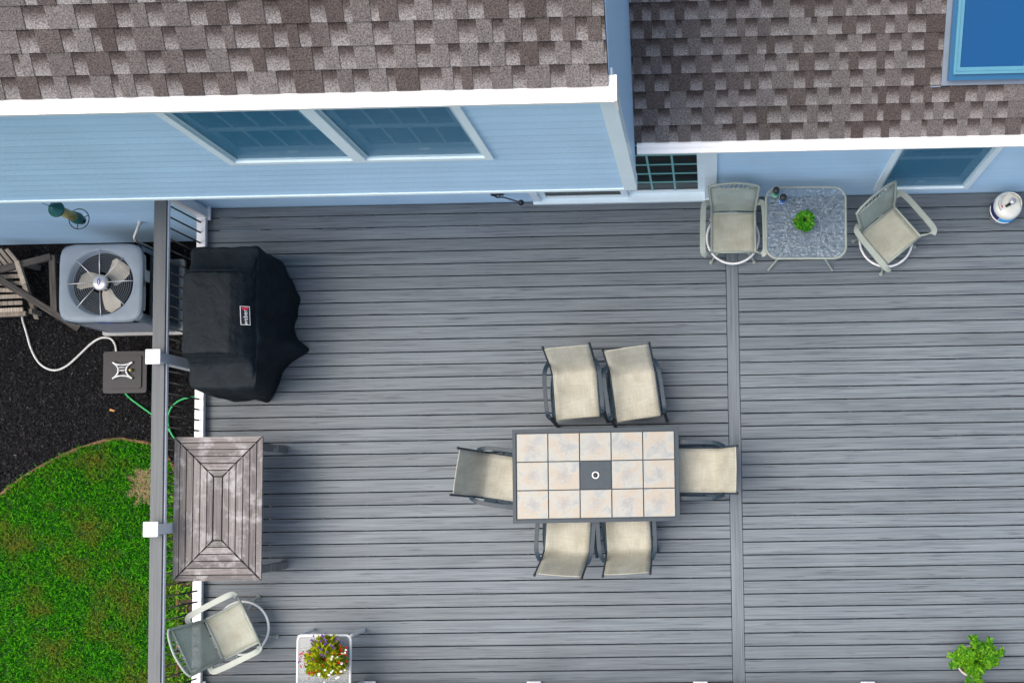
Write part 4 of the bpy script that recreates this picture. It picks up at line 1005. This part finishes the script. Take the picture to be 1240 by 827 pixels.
# ------------------------------------------------------------------ swivel patio chairs
def swivel_chair():
    t = thing('swivel_chair', 'x', 'chair', group='pale green metal swivel chairs')
    # seat
    sp = [(p.y, p.z) for p in smoothpath([(0, -.225, .415), (0, -.205, .432), (0, 0, .415), (0, .205, .402)], 2)]
    bm = bmesh.new(); sheet(bm, sp, .462, .462, sag=.010); finish('seat', bm, 'sage_sling', t, smooth=True)
    bp = [(p.y, p.z) for p in smoothpath([(0, .222, .43), (0, .255, .60), (0, .31, .76), (0, .345, .845)], 2)]
    bm = bmesh.new(); sheet(bm, bp, .455, .500, sag=.008); finish('backrest', bm, 'sage_back', t, smooth=True)
    for s in (-1, 1):
        tubeo('seat_rail', 'sage_metal', t, [(s * .240, y, z - .004) for y, z in sp], .014)
        tubeo('back_post', 'sage_metal', t, smoothpath([(s * .238, .20, .395), (s * .238, .222, .43), (s * .243, .255, .60), (s * .256, .31, .76), (s * .264, .36, .885)], 2), .015)
        tubeo('arm', 'sage_metal', t, smoothpath([(s * .252, .275, .60), (s * .30, .262, .632), (s * .332, .225, .642), (s * .338, -.20, .645), (s * .335, -.285, .63), (s * .30, -.30, .60)], 2), 0, flat=(.030, .010), up=(0, 0, 1))
        tubeo('arm_support', 'sage_metal', t, smoothpath([(s * .33, -.27, .632), (s * .315, -.285, .56), (s * .28, -.24, .44), (s * .24, -.215, .41)], 2), .012)
    tubeo('front_rail', 'sage_metal', t, [(-.245, -.222, .408), (.245, -.222, .408)], .014)
    tubeo('rear_rail', 'sage_metal', t, [(-.24, .212, .395), (.24, .212, .395)], .014)
    # arched top panel with a pierced band
    cr = tubeo('crest_rail', 'sage_metal', t, smoothpath([(-.264, .358, .88), (-.20, .372, .915), (0, .384, .945), (.20, .372, .915), (.264, .358, .88)], 2), .013)
    tubeo('crest_rail', 'sage_metal', t, [(-.255, .346, .848), (.255, .346, .848)], .010)
    for k in range(7):
        x = -.15 + .05 * k; hh = .84 + .085 * (1 - (x / .27) ** 2)
        tubeo('crest_scroll', 'sage_metal', t, smoothpath([(x - .03, .347, .85), (x + .012, .356, .875), (x - .012, .366, hh - .02), (x + .02, .374, hh + .012)], 2), .007, seg=6)
    for s in (-1, 1):
        bm = bmesh.new(); A = [bm.verts.new(p) for p in ((s * .26, .352, .862), (s * .17, .352, .862), (s * .17, .372, .918), (s * .215, .368, .906), (s * .258, .360, .886))]; bm.faces.new(A)
        bmesh.ops.solidify(bm, geom=bm.faces[:], thickness=.006); finish('crest_plate', bm, 'sage_metal', t)
    # swivel base
    tubeo('base_ring', 'ring_white', t, [(.292 * math.cos(R(7.5 * k)), .292 * math.sin(R(7.5 * k)) + .0, .15) for k in range(48)], .0135, closed=True)
    for k in range(4):
        a = R(45 + 90 * k); c, s = math.cos(a), math.sin(a)
        lg = tubeo('base_leg', 'sage_metal', t, smoothpath([(.03 * c, .03 * s, .30), (.10 * c, .10 * s, .22), (.20 * c, .20 * s, .165), (.292 * c, .292 * s, .135), (.345 * c, .345 * s, .02)], 2), .013)
        latheo('foot', 'sage_metal', lg, [(0, 0.002), (.022, 0.002), (.024, .012), (.016, .03), (0, .03)], 12, loc=(.347 * c, .347 * s, 0))
    latheo('swivel_post', 'sage_metal', t, [(0, .27), (.045, .27), (.045, .33), (.10, .36), (.10, .372), (0, .372)], 20)
    for s in (-1, 1): tubeo('seat_brace', 'sage_metal', t, [(-.238, s * .10, .385), (.238, s * .10, .385)], 0, flat=(.014, .010))
    return t
sw0 = swivel_chair()
for i, (pos, ang, lab) in enumerate([((.308, 2.843), -.6, 'pale green swivel patio chair backed to the wall, between sliding door and glass table'),
                                     ((2.021, 2.777), 38.5, 'pale green swivel patio chair turned askew below the window, between glass table and gas tank'),
                                     ((-5.215, -1.434), 115.8, 'pale green swivel patio chair with its back leaning over the railing, near the flower table')]):
    o = sw0 if i == 0 else copytree(sw0)
    o.location = (pos[0], pos[1], 0); o.rotation_euler = (0, 0, R(ang)); o['label'] = lab

# ------------------------------------------------------------------ glass bistro table and what stands on it
def glass_table():
    cx, cy = 1.076, 2.852; hx, hy = .425, .385
    t = thing('bistro_table', 'pebbled glass bistro table with rounded pale metal rim by the wall', 'table', (cx, cy, 0), R(-1))
    rr = rrect(hx, hy, .13, 8)
    tubeo('rim', 'sage_metal', t, [(x, y, .695) for x, y in rr], .013, closed=True)
    bm = bmesh.new(); poly(bm, rrect(hx - .008, hy - .008, .125, 8), .694, .701); finish('glass_top', bm, 'pebble_glass', t)
    for sx in (-1, 1):
        for sy in (-1, 1):
            tubeo('leg', 'sage_metal', t, smoothpath([(sx * .36, sy * .33, .685), (sx * .23, sy * .21, .62), (sx * .14, sy * .13, .42), (sx * .20, sy * .19, .22), (sx * .365, sy * .36, .004)], 3), .0125)
    tubeo('leg_ring', 'sage_metal', t, [(.20 * math.cos(R(10 * k)), .20 * math.sin(R(10 * k)), .40) for k in range(36)], .010, closed=True)
    return cx, cy
glass_table()
def leafblob(count, rx, rz, leaf, zc, seed, droop=.3, shape='round', hollow=.35, lumps=1.0):
    """a crown of separate leaves spread through a dome"""
    rd = random.Random(seed); v, f = [], []
    for _ in range(count):
        a = rd.uniform(0, 6.283); u_ = rd.random() ** .6; el = rd.uniform(-.15, 1.0)
        lump = 1 + lumps * (.22 * math.sin(3 * a + seed) + .15 * math.sin(7 * a + seed * 2))
        rad = rx * lump * (hollow + (1 - hollow) * u_)
        x = math.cos(a) * rad * math.cos(el * 1.3); y = math.sin(a) * rad * math.cos(el * 1.3); z = zc + rz * math.sin(el * 1.3) * (hollow + (1 - hollow) * u_)
        d_ = Vector((math.cos(a + rd.gauss(0, .5)), math.sin(a + rd.gauss(0, .5)), rd.uniform(-droop, .5))).normalized()
        sd2 = d_.cross(Vector((rd.gauss(0, .25), rd.gauss(0, .25), 1))).normalized(); up_ = sd2.cross(d_)
        L = leaf * rd.uniform(.6, 1.35); W = L * (.34 if shape == 'round' else .2); p = Vector((x, y, z)); k = len(v)
        v += [tuple(p), tuple(p + d_ * L * .45 + sd2 * W + up_ * .12 * L), tuple(p + d_ * L), tuple(p + d_ * L * .45 - sd2 * W + up_ * .12 * L), tuple(p + d_ * L * .5)]
        f += [(k, k + 1, k + 4), (k + 1, k + 2, k + 4), (k + 4, k + 2, k + 3), (k, k + 4, k + 3)]
    return v, f
def stems(t, n, rx, h, seed, mat):
    rd = random.Random(seed); bm = bmesh.new()
    for k in range(n):
        a = rd.uniform(0, 6.28); r_ = rx * rd.uniform(.3, .9)
        tube(bm, smoothpath([(.02 * math.cos(a), .02 * math.sin(a), 0), (.4 * r_ * math.cos(a), .4 * r_ * math.sin(a), h * .7), (r_ * math.cos(a), r_ * math.sin(a), h * rd.uniform(.7, 1.1))], 1), .003, seg=4)
    return bm
def herb():
    q = P(974, 268, .84)
    t = thing('potted_herb', 'small bushy green plant in a terracotta pot on the glass table', 'plant', (q.x, q.y, .702))
    p = latheo('pot', 'terracotta', t, [(0, .001), (.055, .001), (.075, .085), (.083, .088), (.085, .115), (.076, .115), (.072, .10), (0, .10)], 28)
    latheo('saucer_soil', 'soil', p, [(0, .101), (.071, .101), (.071, .105), (0, .106)], 20)
    link('foliage', rawmesh('foliage', *leafblob(1000, .092, .10, .032, .13, 5, lumps=.3)), 'herb_leaf', t)
    finish('stems', stems(t, 20, .08, .14, 3, ''), 'herb_leaf', t, (0, 0, .10))
    v, f = leafblob(9, .085, .11, .026, .135, 9, hollow=.8); link('blossoms', rawmesh('blossoms', v, f), 'red_petal', t)
    for (px, col, lab) in (((940, 230.5), 'can_green', 'green spray bottle with black cap on the glass table corner'), ((948.5, 239), 'can_blue', 'blue spray bottle with black cap on the glass table')):
        q = P(*px, .90); h = .20
        b = thing('spray_bottle', lab, 'bottle', (q.x, q.y, .702), group='spray bottles on the glass table')
        latheo('body', col, b, [(0, 0.001), (.030, 0.001), (.033, .006), (.033, h - .055), (.028, h - .04), (.0, h - .04)], 24)
        latheo('cap', 'black_plastic', b, [(.029, h - .0395), (.0345, h - .038), (.0345, h + .01), (.03, h + .018), (0, h + .02)], 24)
        latheo('print_band', 'white_print', b, [(.0332, .05), (.0336, .05), (.0336, .075), (.0332, .075)], 24)
herb()

# ------------------------------------------------------------------ white side table with flower pot
def flower_table():
    cx, cy = -4.188, -1.772; h = .287
    t = thing('side_table', 'white metal side table with glass top carrying the flower pot', 'table', (cx, cy, 0), R(-.6))
    tubeo('rim', 'ring_white', t, [(x, y, .445) for x, y in rrect(h, h, .05, 6)], .014, closed=True)
    bm = bmesh.new(); poly(bm, rrect(h - .008, h - .008, .046, 6), .444, .450); finish('glass_top', bm, 'frost_glass', t)
    for sx in (-1, 1):
        for sy in (-1, 1): tubeo('leg', 'ring_white', t, smoothpath([(sx * (h - .012), sy * (h - .012), .44), (sx * (h - .005), sy * (h - .005), .2), (sx * (h + .0), sy * (h + .0), .004)], 1), .019)
    q = P(394.5, 795.5, .62)
    f = thing('flower_pot', 'bushy yellow green flower pot with red, white and purple blooms', 'plant', (q.x, q.y, .451))
    pp = latheo('pot', 'pot_dark', f, [(0, .001), (.085, .001), (.115, .14), (.122, .142), (.122, .165), (.112, .165), (.11, .15), (0, .15)], 28)
    finish('stems', stems(f, 40, .2, .16, 8, ''), 'bloom_leaf', f, (0, 0, .14))
    link('foliage', rawmesh('foliage', *leafblob(2600, .20, .16, .045, .15, 3, hollow=.2, shape='long', lumps=.6)), 'bloom_leaf', f)
    rd = random.Random(4)
    for nm, mat, cnt, a0, a1 in (('purple_blossom', 'purple_petal', 34, 40, 195), ('red_blossom', 'red_petal', 30, 150, 400), ('white_blossom', 'white_petal', 18, 255, 380)):
        v, fc = [], []
        for _ in range(cnt):
            a = R(rd.uniform(a0, a1)); r_ = rd.uniform(.15, .265) if rd.random() < .8 else rd.uniform(.04, .15)
            z = .15 + .15 * math.sqrt(max(0, 1 - (r_ / .30) ** 2)) + rd.uniform(.0, .02); p = Vector((r_ * math.cos(a), r_ * math.sin(a), z)); n_ = Vector((math.cos(a) * .5, math.sin(a) * .5, 1)).normalized()
            s_ = n_.orthogonal().normalized(); u2 = n_.cross(s_); L = rd.uniform(.010, .017)
            for m_ in range(5):
                t_ = m_ * 2 * math.pi / 5; d_ = s_ * math.cos(t_) + u2 * math.sin(t_); e_ = n_.cross(d_); k = len(v)
                v += [tuple(p), tuple(p + d_ * L * .6 + e_ * L * .42 + n_ * .004), tuple(p + d_ * L + n_ * .002), tuple(p + d_ * L * .6 - e_ * L * .42 + n_ * .004)]; fc.append((k, k + 1, k + 2, k + 3))
        link(nm, rawmesh(nm, v, fc), mat, f)
flower_table()

# ------------------------------------------------------------------ fern by the outer edge
def fern():
    q = P(1177, 800, .23); t = thing('potted_fern', 'leafy green fern in a round white rimmed pot standing on the deck', 'plant', (q.x, q.y, 0))
    p = latheo('pot', 'pot_white', t, [(0, .002), (.10, .002), (.155, .20), (.168, .205), (.17, .23), (.158, .23), (.15, .21), (0, .205)], 32)
    latheo('soil', 'soil', p, [(0, .206), (.149, .206), (.148, .214), (0, .216)], 24)
    rd = random.Random(21); v, f = [], []; bm = bmesh.new()
    for i in range(95):
        a = rd.uniform(0, 6.283); reach = rd.uniform(.10, .27); h = rd.uniform(.12, .26) * (1.2 - reach * 1.4)
        if i == 0: a, reach, h = R(22), .34, .12
        if i == 1: a, reach, h = R(18), .31, .14
        if i in (2, 3): a, reach, h = R(255 + 35 * (i - 2)), .28, .06
        if math.sin(a) < -.15 and i > 4: reach *= .5
        elif math.sin(a) > .2 and i > 4: reach *= 1.12
        pts = smoothpath([(.03 * math.cos(a), .03 * math.sin(a), .21), (.35 * reach * math.cos(a), .35 * reach * math.sin(a), .21 + h), (.75 * reach * math.cos(a), .75 * reach * math.sin(a), .21 + h * 1.15), (reach * math.cos(a), reach * math.sin(a), .21 + h * .8)], 2)
        tube(bm, pts, .0028, seg=4)
        n = len(pts)
        for j in range(2, n):
            p_ = pts[j]; d_ = (pts[j] - pts[j - 1]).normalized()
            for rep in range(3):
              for s in (-1, 1):
                up_ = Vector((rd.gauss(0, .25), rd.gauss(0, .25), 1)).normalized(); sd2 = d_.cross(up_).normalized() * s
                ld = (sd2 + d_ * rd.uniform(.4, .9) + Vector((0, 0, rd.uniform(-.2, .3)))).normalized(); L = rd.uniform(.028, .05); wv = ld.cross(up_).normalized() * L * .26; pp = p_ + d_ * rd.uniform(-.01, .01); k = len(v)
                v += [tuple(pp), tuple(pp + ld * L * .5 + wv), tuple(pp + ld * L), tuple(pp + ld * L * .5 - wv)]; f.append((k, k + 1, k + 2, k + 3))
    finish('stems', bm, 'fern_leaf', t); link('foliage', rawmesh('foliage', v, f), 'fern_leaf', t)
fern()

# ------------------------------------------------------------------ gas tank
def tank():
    q = P(1221, 249, .33); t = thing('gas_tank', 'white steel gas tank with blue label standing by the wall', 'gas tank', (q.x, q.y - .0, 0))
    latheo('foot_ring', 'tank_paint', t, [(.105, .001), (.11, .001), (.11, .05), (.105, .05), (.105, .001)], 36)
    b = latheo('body', 'tank_paint', t, [(0, .03), (.09, .035), (.135, .06), (.153, .10), (.155, .13), (.155, .30), (.153, .33), (.145, .355), (.12, .378), (.05, .390), (0, .392)], 48)
    latheo('label_band', 'tank_navy', b, [(.1556, .12), (.157, .12), (.157, .30), (.1556, .30), (.1556, .12)], 24, a0=R(150), a1=R(235))
    latheo('label_band', 'tank_blue', b, [(.1556, .12), (.157, .12), (.157, .30), (.1556, .30), (.1556, .12)], 24, a0=R(238), a1=R(300))
    latheo('label_band', 'white_print', b, [(.1556, .15), (.158, .15), (.158, .20), (.1556, .20), (.1556, .15)], 24, a0=R(165), a1=R(285))
    latheo('collar', 'tank_paint', t, [(.118, .372), (.123, .372), (.123, .425), (.116, .432), (.113, .425), (.118, .372)], 40, a0=R(-20), a1=R(215))
    latheo('valve', 'cast_metal', t, [(.022, .395), (.022, .43), (.014, .44), (.014, .455), (0, .455)], 16)
    tubeo('valve_outlet', 'black_plastic', t, [(-.01, -.01, .425), (-.055, -.035, .425)], .015)
    latheo('hand_wheel', 'cast_metal', t, [(.012, .455), (.032, .456), (.034, .466), (.03, .472), (0, .472)], 20, loc=(.012, .01, 0))
    bm = bmesh.new(); poly(bm, [(.014 * math.cos(R(20 * k)), .014 * math.sin(R(20 * k))) for k in range(18)], 0, .003); finish('red_sticker', bm, 'red_print', t, (-.092, -.028, .3885), (0, R(-14), 0))
tank()

# ------------------------------------------------------------------ hook bracket on the wall
def bracket():
    t = thing('wall_bracket', 'black iron plant bracket with ball tip on the wall beside the sliding door', 'bracket', (P(600, 236, .33).x, YL - .02, .33))
    L = Vector(t.location); e = P(631, 245.5, .38) - L
    boxo('wall_plate', 'black_metal', t, -.05, .09, -.012, 0, -.02, .03)
    tubeo('arm', 'black_metal', t, smoothpath([(-.04, -.01, .02), (.03, -.035, -.01), (.09, -.04, .03), (e.x * .6, e.y * .6, .02), e], 3), .008)
    tubeo('scroll', 'black_metal', t, [(.03 + .024 * math.cos(R(20 * k)), -.03 + .016 * math.sin(R(20 * k)), .03) for k in range(18)], .006, closed=True, seg=6)
    latheo('ball_tip', 'black_metal', t, [(0, .034), (.02, .028), (.034, 0), (.02, -.028), (0, -.034)], 20, loc=e)
bracket()
